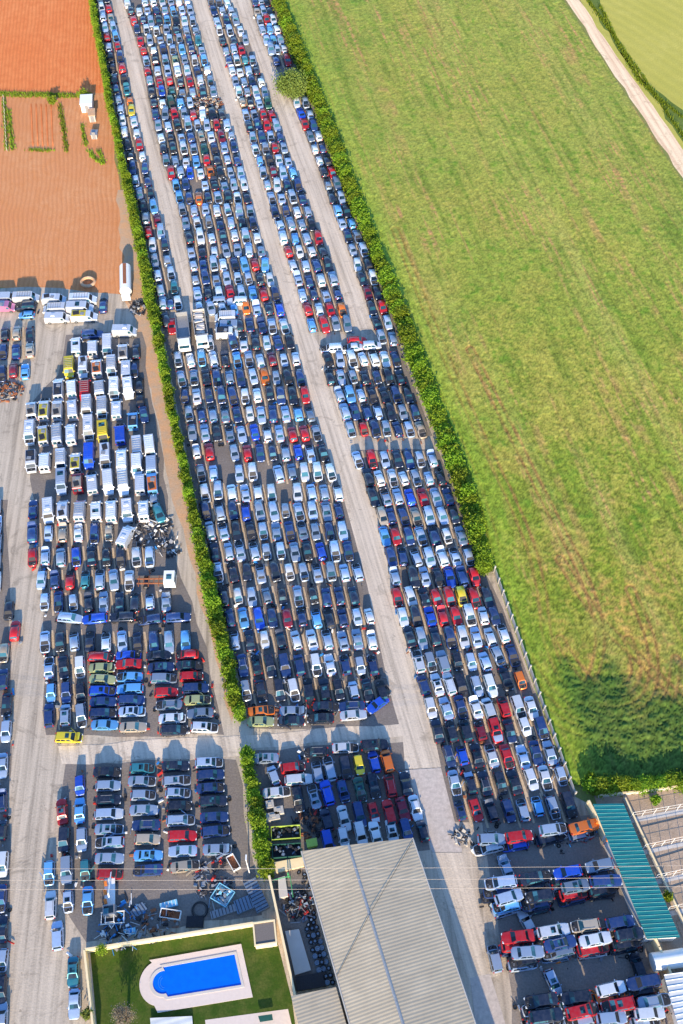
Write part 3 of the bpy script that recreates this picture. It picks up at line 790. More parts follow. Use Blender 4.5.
colm('LT', 2, '766k 780s 792.5s 806k 821s 836r 851.5s 866t', 175.5, 184.7, 3)
colm('LT', 3, '763s 775n 787n 801k 817n 831n 849s', 209, 217, 4)
LV = [(79.6, 786, 'b'), (62, 811, 'r'), (80, 811, 'c'), (64, 840, 'k'), (82, 840, 's'), (49, 873, 'c'), (67, 870, 's'), (84.6, 869.5, 'q'), (50.5, 905, 'w'), (68, 901, 's'), (88, 900, 'c'), (57, 935.5, 's'), (72.7, 971.6, 'q'), (75, 1004, 's')]
for i, t in enumerate(LV): put(*t, 98, place=('LV', 0, i))
LE = [(9, 610, 'k'), (15, 630, 'r'), (3.5, 653, 't'), (2.6, 679, 'n'), (6, 705, 'k'), (5.7, 731, 's'), (2.5, 765, 's'), (2.5, 800, 'n'), (1.5, 831, 'k'), (2.5, 864.5, 'w'), (1, 899, 'n'), (3, 929, 'k'), (3, 961, 's'), (0, 991, 'k'), (1, 1018, 's')]
for i, t in enumerate(LE): put(*t, 95, place=('LE', 0, i))
for y in range(505, 600, 19): put(-6+rnd.uniform(-1, 3), y, rand_code(), 97, place=('X', 0, 0))
# --- wrecks stacked in the yard on the right: (x, y of the upper car, its colour, colour below)
STK = [(491, 837.5, 'e', 'w'), (521, 834, 'r', 'b'), (552, 830, 's', 'k'), (585, 825.5, 'o', 's'),
 (501, 882, 's', 'n'), (509, 898, 's', 'c'), (536, 877, 'k', 'k'), (540, 895, 'k', 'n'), (568, 872, 'b', 'k'), (576, 885, 'e', 'r'), (599, 865, 'e', 'k'), (605, 880, 'n', 'k'),
 (519, 938, 'r', 'r'), (528.6, 953, 's', 'k'), (553, 930.6, 'w', 'k'), (559.6, 945, 'n', 'e'), (588, 926, 't', 'k'), (596, 942, 'w', 'r'), (621.6, 922, 'n', 't'), (630, 935.5, 'k', 'k'),
 (541.6, 1001, 'k', 'w'), (548, 1016, 'k', 'e'), (576, 996, 'k', 's'), (583, 1010, 'r', 's'), (610, 989, 'w', 'o'), (618, 1002, 'r', 'w'), (612, 1017, 's', 'r'), (645, 983, 'n', 'k'), (655, 998.5, 's', 'r'), (650, 1016, 'w', 's')]
for i, (x, y, c, c2) in enumerate(STK):
    k = rnd.choice(('hatch', 'saloon', 'estate', 'hatch')); a = 9
    k2 = rnd.choice(('hatch', 'hatch', 'estate'))
    lv3 = i > 3; H2 = (KINDS[k2][2]-.12)*(1.92 if lv3 else 1)
    d = put(x, y, c, a, k, z=H2, zc=H2+.8, place=('ST', 0, i), jit=2, flip=rnd.random() < .3)
    e = put(x, y, c2, a, k2, place=('SB', 0, i), jit=2); e['p'] = (d['p'][0]-.3+rnd.uniform(-.2, .2), d['p'][1]-.8+rnd.uniform(-.15, .15), 0); e['py'] = y+2; e['dmg'] = 2; d['dmg'] = rnd.choice((0, 0, 0, 1))
    e['noscreen'] = True
    if lv3:
        e['p'] = (e['p'][0], e['p'][1], H2*.5); e['up'] = True
        f = put(x, y, rnd.choice('wskneks'), a, 'hatch', place=('SC', 0, i), jit=2); f['p'] = (d['p'][0]-.4+rnd.uniform(-.3, .3), d['p'][1]-1.15, 0); f['py'] = y+3; f['dmg'] = 2; f['noscreen'] = True
for i, t in enumerate(((506, 868, 's', 110), (528.6, 924, 'w', 112), (495, 958, 's', 100), (553, 983, 's', 112), (638, 966, 'k', 106))): put(*t, place=('SG', 0, i))

# --- far blocks filled row after row; colours of striking cars corrected afterwards
def fill(l, r, ys, pitch=2.3, ang=101, dl=4, dr=-2, skip=.02, codes=None):
    for y in ys:
        s = (y+1130)*math.cos(PIT)/HC
        x0 = interp(l, y)+dl; x1 = interp(r, y)+dr
        n = max(1, int(round((x1-x0)/(pitch*s)))+1)
        for i in range(n):
            x = x0 if n == 1 else x0+(x1-x0)*i/(n-1)
            if rnd.random() < skip: continue
            cd = rand_code()
            put(x, y+rnd.gauss(0, .6), cd, ang+rnd.gauss(0, 1.5), place=('X', 0, 0))
def rows_between(y0, y1, m=4.45):
    out = []; y = y1
    while y > y0:
        out.append(y); Y0 = g(341, y)[1]; yy = y
        while g(341, yy)[1]-Y0 < m: yy -= .25
        y = yy
    return out
fill([(p[0]+5, p[1]) for p in HL_R], LANE2_L, rows_between(322, 493, 4.5), dl=5, dr=-5)
fill(HL_R, L1_L, rows_between(-6, 318, 4.12), pitch=2.0, dl=5, dr=-3, skip=0)
fill(BT_L, LANE2_L, rows_between(-6, 308, 4.12), dl=4, dr=-3)
fill(D_L, D_R, rows_between(-6, 324, 4.12), dl=4, dr=-3)
fill(F_L, HR_L, [y for y in rows_between(-6, 338, 4.12) if not 66 < y < 96], pitch=2.0, dl=4, dr=-5, skip=0)
CARS[:] = [d for d in CARS if not (d['place'][0] == 'X' and (174 < d['px'] < 208 and 312 < d['py'] < 352 or 211 < d['px'] < 238 and 312 < d['py'] < 342))]
CARS[:] = [d for d in CARS if not (d['place'][0] == 'X' and (309 < d['py'] < 320 and 172 < d['px'] < 286))]
CARS[:] = [d for d in CARS if not (d['place'][0] == 'X' and 194 < d['px'] < 219 and 97 < d['py'] < 112)]
for (x, y, c) in ((330, 342, 'w'),): pass
for d in CARS:
    if d['place'][0] == 'X' and d['px'] < 345 and d['c'] in 'swe' and rnd.random() < (.28 if 322 < d['py'] < 455 and d['px'] > 165 else .0 if d['py'] < 322 else 0):
        d['c'] = rnd.choice('nkkne'); d['col'] = colour(d['c'])
OVER = [(206, 457, 'r'), (245, 457, 'r'), (291, 437, 'r'), (304, 437, 'r'), (225, 293, 'r'), (236, 292, 'r'), (269, 293, 'r'), (258, 290, 'c'), (250, 264, 'r'), (309, 314, 'r'), (325, 328, 'r'), (331, 309, 'r'), (315, 329, 'c'),
 (288, 248, 'r'), (263, 113, 'r'), (274, 114, 'r'), (267, 124, 'r'), (307, 129, 'r'), (332, 169, 'r'), (251, 51, 'r'), (266, 22, 'r'), (203, 166, 'r'), (203, 203, 'o'), (142, 45, 'r'), (146, 74, 'r'), (162, 81, 'r'), (173, 76, 'r'), (191, 81, 'r'), (175, 113, 'r'), (192, 112, 'r'),
 (115, 51, 'r'), (118, 69, 'r'), (110, 33, 'r'), (130, 115, 'y'), (135, 141, 'r'), (166, 171, 'r'), (213, 128, 'r'), (218, 138, 'm'), (174, 64, 'l'), (276, 176, 'm'), (382, 301, 'r'), (303, 118, 'b'), (200, 143, 't'), (267, 99, 'g'), (212, 64, 'w'), (228, 492, 'o'), (168, 333, 'r'), (308, 402, 'r'), (272, 360, 'm')]
for (x, y, c) in OVER:
    b = min((d for d in CARS if d['place'][0] == 'X'), key=lambda d: (d['px']-x)**2+(d['py']-y)**2); b['c'] = c; b['col'] = colour(c); b['dmg'] = 0
for d in CARS:     # the bands of pale people carriers in the centre block
    if d['place'][0] == 'X' and (485 < d['py'] < 496 or 466 < d['py'] < 478) and 205 < d['px'] < 345:
        if rnd.random() < .75: d['c'] = rnd.choice('wws'); d['col'] = colour(d['c']); d['kind'] = 'mpv'

# --- left group by the top
for t in ((4.4, 334, 'k'), (16.5, 333, 't'), (29.6, 335, 'k'), (3, 351, 'n'), (16, 352, 'n'), (29, 350, 't'), (13.6, 370, 'm'), (25, 371, 'c'), (-8, 340, 's'), (-8, 360, 'k'), (2, 373, 'n')): put(*t, 99, place=('X', 0, 0))
for t in ((26, 306.5, 'k', 2), (27, 315, 'c', 2), (103, 305, 'n', 96), (159, 514, 'q', 112), (136, 352, 'k', 99), (135, 370, 'n', 99), (139, 385, 'k', 99), (140, 398, 'k', 99), (144, 414, 'n', 104), (92, 335, 'n', 5), (33, 509, 'n', 98), (154, 498, 's', 99), (217, 302, 's', 3), (238, 302, 'w', 2)): put(*t, place=('X', 0, 0))
# --- vans
VANS = []
def van(x, y, c, ang=98, extra='', box=False):
    VANS.append((x, y, c, ang, extra, box))
for s, y in (('76w 107w 123w@351', 345), ('93w', 348), ('69y 83w 97w 111.6w 126w', 367), ('58.6w 72w 85r 99.5w 114w 128w', 388), ('32w@410 44w 57.5w 72.5w 87w 102w 116.5w 133c@419', 408),
             ('30w 43w 57w 71w 88.5w@428 103y 120b', 433), ('31w 45w 61w 75.5w 89b@456 105w@456 122w@459 137w@448 150w@449', 461), ('61.5s 78m 92w 108w 123w 137w@466 151.5s@468', 482),
             ('48w 63w 80w 96w 111.6w 127w 144w', 510), ('140w@482 152c@481', 482)):
    for t in s.split():
        yy = y
        if '@' in t: t, q = t.split('@'); yy = float(q)
        van(float(t[:-1]), yy, t[-1])
for t in ((4, 297, 'w', 2), (3, 306, 'p', 2), (26, 297.5, 'w', 2), (54, 299, 'w', 2), (54, 308, 'w', 2), (57, 317, 'w', 2), (83, 299.5, 'w', 2), (80, 308, 'w', 3), (84, 316, 'w', 2), (124.6, 331, 'w', -2), 
          (225, 317, 'w', 2), (226, 325, 's', 2), (227, 333, 'w', 2), (126, 536, 'w', 70)): van(*t)

ORD = ['first', 'second', 'third', 'fourth', 'fifth', 'sixth', 'seventh', 'eighth', 'ninth', 'tenth', 'eleventh', 'twelfth', 'thirteenth', 'fourteenth', 'fifteenth', 'sixteenth', 'seventeenth', 'eighteenth', 'nineteenth', 'twentieth']
ORD += ['twenty-'+o for o in ORD[:9]]+['thirtieth']
def where(d):
    b, n, i = d['place']
    if b == 'E': return '%s from the lane, %s row above the stacked wrecks' % (ORD[i], ORD[n])
    if b == 'C': return '%s from the hedge, %s upright row above the crossing road' % (ORD[i], ORD[n])
    if b == 'CH0': return 'sideways along the crossing road, %s from the hedge' % ORD[i]
    if b == 'CH1': return 'parked sideways, %s from the hedge, one line above the crossing road' % ORD[i]
    if b == 'W': return '%s from the left in the %s row above the warehouse roof' % (ORD[i], ORD[n])
    if b == 'WX': return ['sideways against the top of the short hedge', 'upright between the short hedge and a red car', 'sideways above a white car near the short hedge', 'sideways below a red car near the short hedge', 'sideways above the concrete blocks by the short hedge', 'leftmost of three sideways cars under the crossing road', 'middle of three sideways cars under the crossing road', 'sideways at the corner of lane and crossing road'][i]
    if b == 'L': return '%s from the left, %s upright row in the left yard' % (ORD[i], ORD[n])
    if b == 'LX': return '%s from the left in the sideways row of the left yard' % ORD[i]
    if b == 'LY': return 'sideways at the lower left corner of the left yard block'
    if b == 'LS': return '%s from top in the %s sideways column above the crossing road' % (ORD[i], ORD[n])
    if b == 'LT': return '%s from top in the %s sideways column below the crossing road' % (ORD[i], ORD[n])
    if b == 'LV': return '%s down in the loose columns left of the sideways cars' % ORD[i]
    if b == 'LE': return '%s down along the left edge of the gravel drive' % ORD[i]
    if b in ('ST', 'SB', 'SC'):
        rws = [(0, 4, 'top'), (4, 12, 'second'), (12, 20, 'third'), (20, 30, 'bottom')]
        for a, e, nm in rws:
            if a <= i < e: return '%s, %s stack of the %s line of wrecks' % ({'ST': 'on top', 'SB': 'crushed underneath' if n == 0 and i < 4 else 'in the middle', 'SC': 'at the bottom'}[b], ORD[i-a], nm)
    if b == 'SG': return ['standing upright beside the second line of stacked wrecks', 'standing between second and third lines of stacked wrecks', 'standing alone on the concrete lane edge beside the wrecks', 'standing between third and bottom lines of stacked wrecks', 'in the gap by the cream wall under the wrecks'][i]
    return 'somewhere far'

def spawn(d, name, label, cat, group):
    t = empty(name, d['p'], d['a'], label, cat, group); t.scale = scl(d)
    if d['dmg'] == 2: t.rotation_euler = (R(rnd.uniform(-3, 3)), R(rnd.uniform(0, 2.5)), d['a'])
    L = LIB[d['kind']]
    for k, me in L.items():
        bk = base(k)
        if bk == 'bonnet' and d['dmg'] in (1, 2): continue
        if bk == 'engine_bay' and not d['dmg']: continue
        if d.get('noscreen') and bk in ('windscreen',): me = LIB_DARK[d['kind']]
        if d['dmg'] == 2 and (bk in ('headlight', 'mirror') or k in ('wheel0', 'wheel1')): continue
        o = bpy.data.objects.new(bk, me); o.parent = t; C.objects.link(o)
        if bk == 'bonnet' and d['dmg'] == 3: o.location = lift_pt(d['kind'], (0, 0, 0)); o.rotation_euler = (0, -R(52), 0)
        o.color = d['bcol'] if (bk == 'bonnet' and d['bcol']) else d['col']
    if d['kind'] != 'van':
        Lc, W, H = KINDS[d['kind']][:3]
        if rnd.random() < .14:
            o = bpy.data.objects.new('sunroof', EXTRA['sunroof']); o.parent = t; o.location = (-.12, 0, H-.012); C.objects.link(o)
        if d['dmg'] and rnd.random() < .3 and d['place'][0] not in ('ST', 'SB', 'SC'):
            s = rnd.choice((-1, 1)); o = bpy.data.objects.new('door', EXTRA['door']); o.parent = t; o.location = (Lc/2-1.35, s*(W/2+.01), .62); o.rotation_euler = (0, 0, -s*R(rnd.uniform(25, 50))); o.color = d['col']; C.objects.link(o)
        if rnd.random() < .10:
            o = bpy.data.objects.new('roof_rail', EXTRA['rail']); o.parent = t; o.location = (-.2, 0, H-.02); C.objects.link(o)
    else:
        t.scale = (rnd.uniform(.84, 1.1), rnd.uniform(.92, 1.0), rnd.uniform(.8, 1.1))
        k = rnd.random()
        if k < .3: o = bpy.data.objects.new('roof_vent', EXTRA['vent']); o.parent = t; o.location = (rnd.uniform(-1, .4), 0, 2.19); o.color = d['col']; C.objects.link(o)
        elif k < .5: o = bpy.data.objects.new('roof_rack', EXTRA['rack']); o.parent = t; o.location = (-.5, 0, 2.22); C.objects.link(o)
        elif k < .72:
            o = bpy.data.objects.new('load_bed', EXTRA['bed']); o.parent = t; o.location = (-.9, 0, 2.18); o.color = colour(rnd.choice('tekowyb')); C.objects.link(o)
        elif k < .82: o = bpy.data.objects.new('roof_opening', EXTRA['sunroof']); o.parent = t; o.location = (rnd.uniform(-1.2, 0), 0, 2.20); o.scale = (1.3, 1.5, 1); C.objects.link(o)
    return t
def simple(name, mats, *boxes):
    m = MB()
    for bx_ in boxes: m.box(*bx_)
    return m.mesh(name, mats)
EXTRA = {'sunroof': simple('sunroof', ['glass'], ((0, 0, .0), (.62, .75, .05))), 'door': simple('door', ['paint'], ((-.5, 0, 0), (1.0, .08, .62)), ((-.55, 0, .48), (.7, .05, .05))),
         'rail': simple('roof_rail', ['grey'], ((0, .5, 0), (1.7, .05, .06)), ((0, -.5, 0), (1.7, .05, .06))),
         'bed': simple('load_bed', ['paint', 'dark', 'grey'], ((0, 0, .0), (2.7, 1.62, .1), 0, 0), ((-.5, .1, .08), (1.2, 1.0, .12), .2, 1), ((.7, -.2, .08), (.7, .8, .16), -.2, 2)),
         'vent': simple('roof_vent', ['paint'], ((0, 0, .06), (.8, .9, .14), 0, 0, .8)), 'rack': simple('roof_rack', ['grey'], *[((-1+i*.5, 0, .05), (.06, 1.6, .06)) for i in range(6)], ((.2, .75, .05), (2.8, .05, .06)), ((.2, -.75, .05), (2.8, .05, .06)))}
LIB_DARK = {}
for kd in LIB:
    me = LIB[kd]['windscreen'].copy(); me.materials[0] = M['engine']; LIB_DARK[kd] = me

def strips():
    mb = MB(); up = [d for d in CARS if d['place'][0] in 'XECL' and abs(math.cos(d['a'])) < .45 and d['p'][2] == 0]
    up.sort(key=lambda d: round(d['py']/3))
    for d in up:
        best = None
        for e in (near_of(d)):
            w_ = e['px']-d['px']
            if 0 < w_ < 17 and abs(e['py']-d['py']) < 5 and (best is None or w_ < best['px']-d['px']): best = e
        if not best: continue
        x = (d['p'][0]+best['p'][0])/2; y = (d['p'][1]+best['p'][1])/2; a = R(102.5)
        wd = rnd.uniform(.22, .42); L = rnd.uniform(4.2, 5.2)
        ca, sa = math.cos(a), math.sin(a); z = .05+.004*rnd.random()
        q = [(-L/2, -wd/2*rnd.uniform(.5, 1.2)), (0, -wd/2), (L/2, -wd/2*rnd.uniform(.5, 1.2)), (L/2, wd/2*rnd.uniform(.5, 1.2)), (0, wd/2), (-L/2, wd/2*rnd.uniform(.5, 1.2))]
        mb.add([(x+u*ca-v*sa, y+u*sa+v*ca, z) for u, v in q], [(0, 1, 2, 3, 4, 5)])
    o = mb.obj('sun_tinted_earth_strips', 'strip'); o['kind'] = 'structure'  # bright tan sheets stand in for sunlit ground between car columns
GRID = {}
for d in CARS: GRID.setdefault((int(d['px']//20), int(d['py']//20)), []).append(d)
def near_of(d):
    i, j = int(d['px']//20), int(d['py']//20)
    return [e for a in (-1, 0, 1) for b in (-1, 0, 1) for e in GRID.get((i+a, j+b), []) if e is not d and abs(math.cos(e['a'])) < .45]
strips()
far_xs = [d for d in CARS if d['place'][0] == 'X']; near = [d for d in CARS if d['place'][0] != 'X']
near.sort(key=lambda d: -d['py'])
ind = near[:300]; rest = near[300:]+far_xs
print('cars', len(CARS), 'individual', len(ind), 'limit y', ind[-1]['py'])
seen = {}
for d in ind:
    lab = '%s %s%s, %s' % (COL[d['c']][0], WORD[d['kind']], {0: '', 1: ' missing its bonnet', 2: ' missing its bonnet', 3: ' with raised bonnet'}[d['dmg']], where(d))
    if len(lab.split()) > 16: lab = '%s %s, %s' % (COL[d['c']][0], WORD[d['kind']], where(d))
    seen[lab] = seen.get(lab, 0)+1
    spawn(d, 'scrap_car', lab, 'car', 'scrapped cars parked in rows')

# the rest of the cars, several hundred and more: one mesh
def fleet(cars, name):
    VS = []; QS = []; MI = []; CO = []; o = 0
    for d in cars:
        v, q, mi = FLAT[(d['kind'], d['dmg'])]
        c, s = math.cos(d['a']), math.sin(d['a']); v = v*np.array(scl(d), np.float32)*np.array([rnd.uniform(.95, 1.05), rnd.uniform(.96, 1.03), rnd.uniform(.93, 1.04) if d['dmg'] != 2 else rnd.uniform(.8, 1)], np.float32)
        if d['dmg'] == 2: v = v.copy(); v[:, 2] -= v[:, 0]*rnd.uniform(0, .05)
        P = np.empty_like(v); P[:, 0] = v[:, 0]*c-v[:, 1]*s+d['p'][0]; P[:, 1] = v[:, 0]*s+v[:, 1]*c+d['p'][1]; P[:, 2] = v[:, 2]+d['p'][2]
        VS.append(P); QS.append(q+o); MI.append(mi); CO.append(np.tile(np.array(d['col'], np.float32), (len(v), 1))); o += len(v)
    me = raw_mesh(name, np.concatenate(VS), np.concatenate(QS), MATN, np.concatenate(MI))
    ca = me.color_attributes.new('Col', 'FLOAT_COLOR', 'POINT'); ca.data.foreach_set('color', np.concatenate(CO).ravel())
    return link(name, me)
o = fleet(rest, 'scrap_cars'); tag(o, 'hundreds of scrapped cars packed in rows farther up the yard', 'cars', kind='stuff')

# vans, each a thing
rows_v = sorted(VANS, key=lambda v: (-v[1]))
for (x, y, c, ang, ex, bx) in VANS:
    p = g(x, y, 1.1); hor = abs(ang) < 10
    dm = rnd.choices((0, 1), (.5, .5))[0] if not hor else 0
    d = dict(kind='van', c=c, col=colour(c), p=(p[0], p[1], 0), a=R(ang+rnd.gauss(0, 1.5))+(math.pi if rnd.random() < .35 else 0), dmg=dm, bcol=None, noscreen=rnd.random() < .3)
    if hor: 
        lst = sorted([v[1] for v in VANS if abs(v[3]) < 10 and abs(v[0]-x) < 14]); k = lst.index(y)
        wh = 'sideways, %s in its stack near the %s' % (ORD[k], 'two long trailers' if x > 200 else ('red field' if y < 325 else 'head of the van block'))
        if x < 200 and y < 325: wh = 'sideways below red field, %s in stack %s from left' % (ORD[k], ORD[[4, 26, 54, 71, 83].index(min([4, 26, 54, 71, 83], key=lambda q: abs(q-x)))])
    else:
        rw = sorted({round(v[1]/25) for v in VANS if abs(v[3]) > 10}); n = rw.index(round(y/25))
        lst = sorted([v[0] for v in VANS if abs(v[3]) > 10 and round(v[1]/25) == rw[n]]); k = lst.index(x)
        wh = '%s from left, %s line down the van block' % (ORD[k], ORD[n])
    spawn(d, 'scrap_van', '%s panel van%s, %s' % (COL[c][0], ' without bonnet' if dm and not hor else '', wh), 'van', 'scrapped vans')

# scattered parts lying between the rows
def scatter():
    mb = MB(); mats = ['dark', 'grey', 'white', 'alloy', 'red', 'bluep', 'trim', 'rust', 'tyre']
    for i in range(1500):
        d = rnd.choice(CARS)
        if d['place'][0] in ('X',) and rnd.random() < .5: continue
        L = rnd.choice((-1, 1))*rnd.uniform(2.0, 2.7); s = rnd.uniform(-1.1, 1.1)
        x = d['p'][0]+math.cos(d['a'])*L-math.sin(d['a'])*s; y = d['p'][1]+math.sin(d['a'])*L+math.cos(d['a'])*s
        k = rnd.random()
        if k < .25: mb.torus((x, y, .1), .24, .09, 10, 5, 8)
        else: mb.box((x, y, .12+rnd.random()*.2), (rnd.uniform(.15, 1.1), rnd.uniform(.1, .45), rnd.uniform(.05, .3)), rnd.uniform(0, 3), rnd.randrange(8), rnd.uniform(.6, 1), (rnd.uniform(-.3, .3), rnd.uniform(-.3, .3)))
    o = mb.obj('car_part_litter', mats); tag(o, 'loose bumpers, wheels and panels littering the ground between parked cars', 'scrap', kind='stuff')
scatter()
# heap of bare engine parts in the far block
def heap(pix, r, n, name, label, mats=('dark', 'rust', 'grey', 'engine'), z=.9):
    mb = MB(); p = g(*pix)
    for i in range(n):
        a = rnd.uniform(0, 6.3); q = r*math.sqrt(rnd.random()); hz = z*(1-q/r)*rnd.random()+.1
        c = (p[0]+q*math.cos(a), p[1]+q*math.sin(a), hz)
        if rnd.random() < .4:
            b = rnd.uniform(0, 6.3); l = rnd.uniform(.4, 1.6); mb.cyl(c, (c[0]+l*math.cos(b), c[1]+l*math.sin(b), hz+rnd.uniform(-.1, .3)), rnd.uniform(.03, .09), n=5, mi=rnd.randrange(len(mats)))
        else: mb.box(c, (rnd.uniform(.2, .9), rnd.uniform(.15, .6), rnd.uniform(.1, .4)), rnd.uniform(0, 3), rnd.randrange(len(mats)), rnd.uniform(.5, 1), (rnd.uniform(-.4, .4), rnd.uniform(-.4, .4)))
    o = mb.obj(name, list(mats)); tag(o, label, 'scrap heap', kind='stuff'); return o
heap((206, 105), 3.9, 300, 'scrap_heap', 'tangled heap of bare car frames among the far rows', ('rust', 'dark', 'strip', 'grey'))
heap((9, 391), 2.7, 110, 'scrap_heap', 'reddish heap of scrap parts at the left edge', ('rust', 'dark', 'rust', 'grey'))
heap((139, 308), 2.0, 70, 'scrap_heap', 'small dark pile of parts beside the long hedge', ('dark', 'grey', 'dark'))
heap((150, 527), 4.0, 170, 'scrap_heap', 'loose van panels and axles spilled below the van block', ('dark', 'grey', 'white', 'dark'))
heap((170, 548), 2.2, 60, 'scrap_heap', 'scattered small parts beside the tow truck', ('dark', 'grey', 'dark', 'white'))

# ------------------------------------------------------------------ hedges of individual conifers
def crown_mesh(name, h, r, n, seed, mat, shape='cone', leaf=.16):
    rr = np.random.RandomState(seed); vs = []; qs = []
    lob = [(rr.uniform(0, 6.3), rr.uniform(.1, .9), rr.uniform(.5, .95)) for _ in range(26)]
    for i in range(n):
        a, t, s = lob[rr.randint(len(lob))]
        if shape == 'cone': prof = r*(1-.62*t**1.6)
        else: prof = r*math.sqrt(max(.05, 1-(2*t-1)**2))
        R0 = prof*s
        c = np.array([math.cos(a)*R0*.62, math.sin(a)*R0*.62, h*(.06+.92*t)])
        c = c+rr.normal(0, 1, 3)*np.array([.33, .33, .30])*r*.62
        c[2] = max(.1, c[2])
        u = rr.normal(0, 1, 3); u[2] += .3; u /= np.linalg.norm(u); v = np.cross(u, rr.normal(0, 1, 3)); v /= np.linalg.norm(v)
        l = leaf*rr.uniform(.6, 1.5)
        o = len(vs); vs += [c-u*l-v*l*.5, c+u*l*.2-v*l*.6, c+u*l*1.1, c+u*l*.1+v*l*.6]; qs.append((o, o+1, o+2, o+3))
    return raw_mesh(name, np.array(vs), np.array(qs), [mat])
HM = [crown_mesh('crown', 3.3, 1.5, 1500, s, 'leaf') for s in (1, 2, 3, 4)]
tm = MB(); tm.cyl((0, 0, 0), (0, 0, 2.4), .13, .05, 7); TR = tm.mesh('trunk', ['bark'])
def hedge(l, r, y0, y1, label, group, step=1.6, hs=1.):
    y = y1; k = 0
    while y > y0:
        s = (y+1130)*math.cos(PIT)/HC
        cx = (interp(l, y)+interp(r, y))/2; wd = (interp(r, y)-interp(l, y))/s
        p = g(cx, y, 1.6); sc_ = max(.7, min(1.5, wd/2.75))
        t = empty('hedge_conifer', (p[0]+rnd.gauss(0, .12), p[1], 0), rnd.uniform(0, 6.3), label, 'conifer', group)
        zz = rnd.uniform(.82, 1.15)*hs; k_ = rnd.uniform(.84, 1.02); t.scale = (1, 1, 1); sc_ *= k_*(1.12 if 'red field' in label else 1)
        t.scale = (sc_*rnd.uniform(.9, 1.1), sc_*rnd.uniform(.9, 1.1), zz)
        o = link('crown', rnd.choice(HM), t); link('trunk', TR, t)
        Y0 = g(341, y)[1]; st = step*rnd.uniform(.85, 1.15)
        while g(341, y)[1]-Y0 < st: y -= .2
hedge(HL_L, HL_R, -12, 712, 'bushy bright green conifer in the long clipped hedge between red field and car yard', 'conifers of the long left hedge')
hedge(HR_L, HR_R, -12, 566, 'bushy green conifer in the hedge between car yard and green field', 'conifers of the right hedge')
hedge([(237, 752), (254, 868)], [(255, 752), (277, 868)], 750, 868, 'bushy green conifer in the short hedge beside the warehouse', 'conifers of the short hedge')
def tree(pix, z, h, r, n, label, mat='leaf2', seed=9, leaf=.2, name='tree', cat='tree', tr=.25, base_z=None):
    p = g(pix[0], pix[1], z); t = empty(name, (p[0], p[1], 0), 0, label, cat)
    me = crown_mesh('crown', h*.75, r, n, seed, mat, 'ball', leaf); link('crown', me, t, loc=(0, 0, h*.27))
    b = MB(); b.cyl((0, 0, 0), (0, 0, h*.6), tr, tr*.5, 8)
    for k in range(5):
        a = k*1.3; b.cyl((0, 0, h*.4), (math.cos(a)*r*.6, math.sin(a)*r*.6, h*.75), tr*.45, tr*.15, 6)
    b.obj('trunk', 'bark', t, 40); return t
tree((292, 87), 2.5, 5.0, 4.2, 8200, 'round olive green tree standing between car rows and right hedge', seed=12)
tree((52, 101), 1, 2.2, 1.2, 700, 'small round bush at the top of the garden plot', 'leaf', 13, name='bush', cat='bush')
tree((84, 96), 1, 2.4, 1.4, 700, 'bush growing above the white hut', 'leaf', 14, name='bush', cat='bush')
tree((125, 1018), 2.5, 5.0, 2.0, 2600, 'bare brownish round tree in the lawn garden', 'leaf3', 15, leaf=.09)
tree((88, 1014), 1, 2.2, .9, 600, 'small pale shrub by the garden side wall', 'leaf2', 16, name='shrub', cat='shrub')
tree((102, 950), 2.5, 4.4, 1.0, 700, 'young tree with thin crown inside the garden wall', 'leaf', 17, leaf=.1, tr=.07)
# row of bushes between the green field and the plots
for i in range(17):
    x = 592+i*8.5; y = 786-i*.45+rnd.uniform(-1.5, 1.5); p = g(x, y, 1)
    t = empty('hedge_bush', (p[0], p[1], 0), rnd.uniform(0, 6), 'broad yellow green bush in the row between field and plots', 'bush', 'bushes between field and plots')
    k = rnd.uniform(.85, 1.25); t.scale = (k*1.1, k, k*rnd.uniform(.5, .75)); link('crown', rnd.choice(HM), t); link('trunk', TR, t)
for (x, y) in ((633, 843), (668, 897), (655, 800), (590, 778)):
    tree((x, y), .6, 1.5, .9, 450, {633: 'small green bush by the upper plot', 668: 'small green bush beside the teal roof corner', 655: 'low bush against the plot boundary wall', 590: 'round bush at the end of the panel fence'}[x], 'leaf', int(x), name='bush', cat='bush')
heapm = None

# garden plot beside the red field
sheet('garden_soil', [(0, 96), (96, 98), (104, 150), (92, 160), (2, 153)], -.006, 'redsoil2', .3, 4)
gp = empty('wire_fence', (*g(4, 98), 0), 0, 'low fence posts round the small garden plot', 'fence')
def strip_grass(name, pix, label):
    mb = MB(); pts = [g(*p) for p in pix]
    for a, b in zip(pts, pts[1:]):
        L = math.hypot(b[0]-a[0], b[1]-a[1])
        for i in range(int(L*26)):
            t = rnd.random(); x = a[0]+(b[0]-a[0])*t+rnd.gauss(0, .3); y = a[1]+(b[1]-a[1])*t+rnd.gauss(0, .3); h = rnd.uniform(.15, .65); q = rnd.uniform(0, 3.1)
            mb.add([(x-.14*math.cos(q), y-.14*math.sin(q), 0), (x+.14*math.cos(q), y+.14*math.sin(q), 0), (x+.2*math.cos(q+1), y+.2*math.sin(q+1), h)], [(0, 1, 2)])
    o = mb.obj(name, 'leaf'); tag(o, label, 'grass', kind='stuff')
strip_grass('rough_grass', [(-20, 93), (40, 94), (92, 95)], 'rough grass strip between the two red fields')
strip_grass('rough_grass', [(-20, 95.5), (40, 96.5), (92, 97)], 'second line of grass under the red field edge')
strip_grass('rough_grass', [(4, 99), (7, 150)], 'weeds along the left side of the garden plot')
strip_grass('rough_grass', [(9, 110), (13, 150)], 'weeds along the first bed of the garden plot')
strip_grass('rough_grass', [(60, 105), (67, 152)], 'weeds between beds in the middle of the plot')
strip_grass('rough_grass', [(28, 150), (52, 151)], 'grass at the foot of the plot beds')
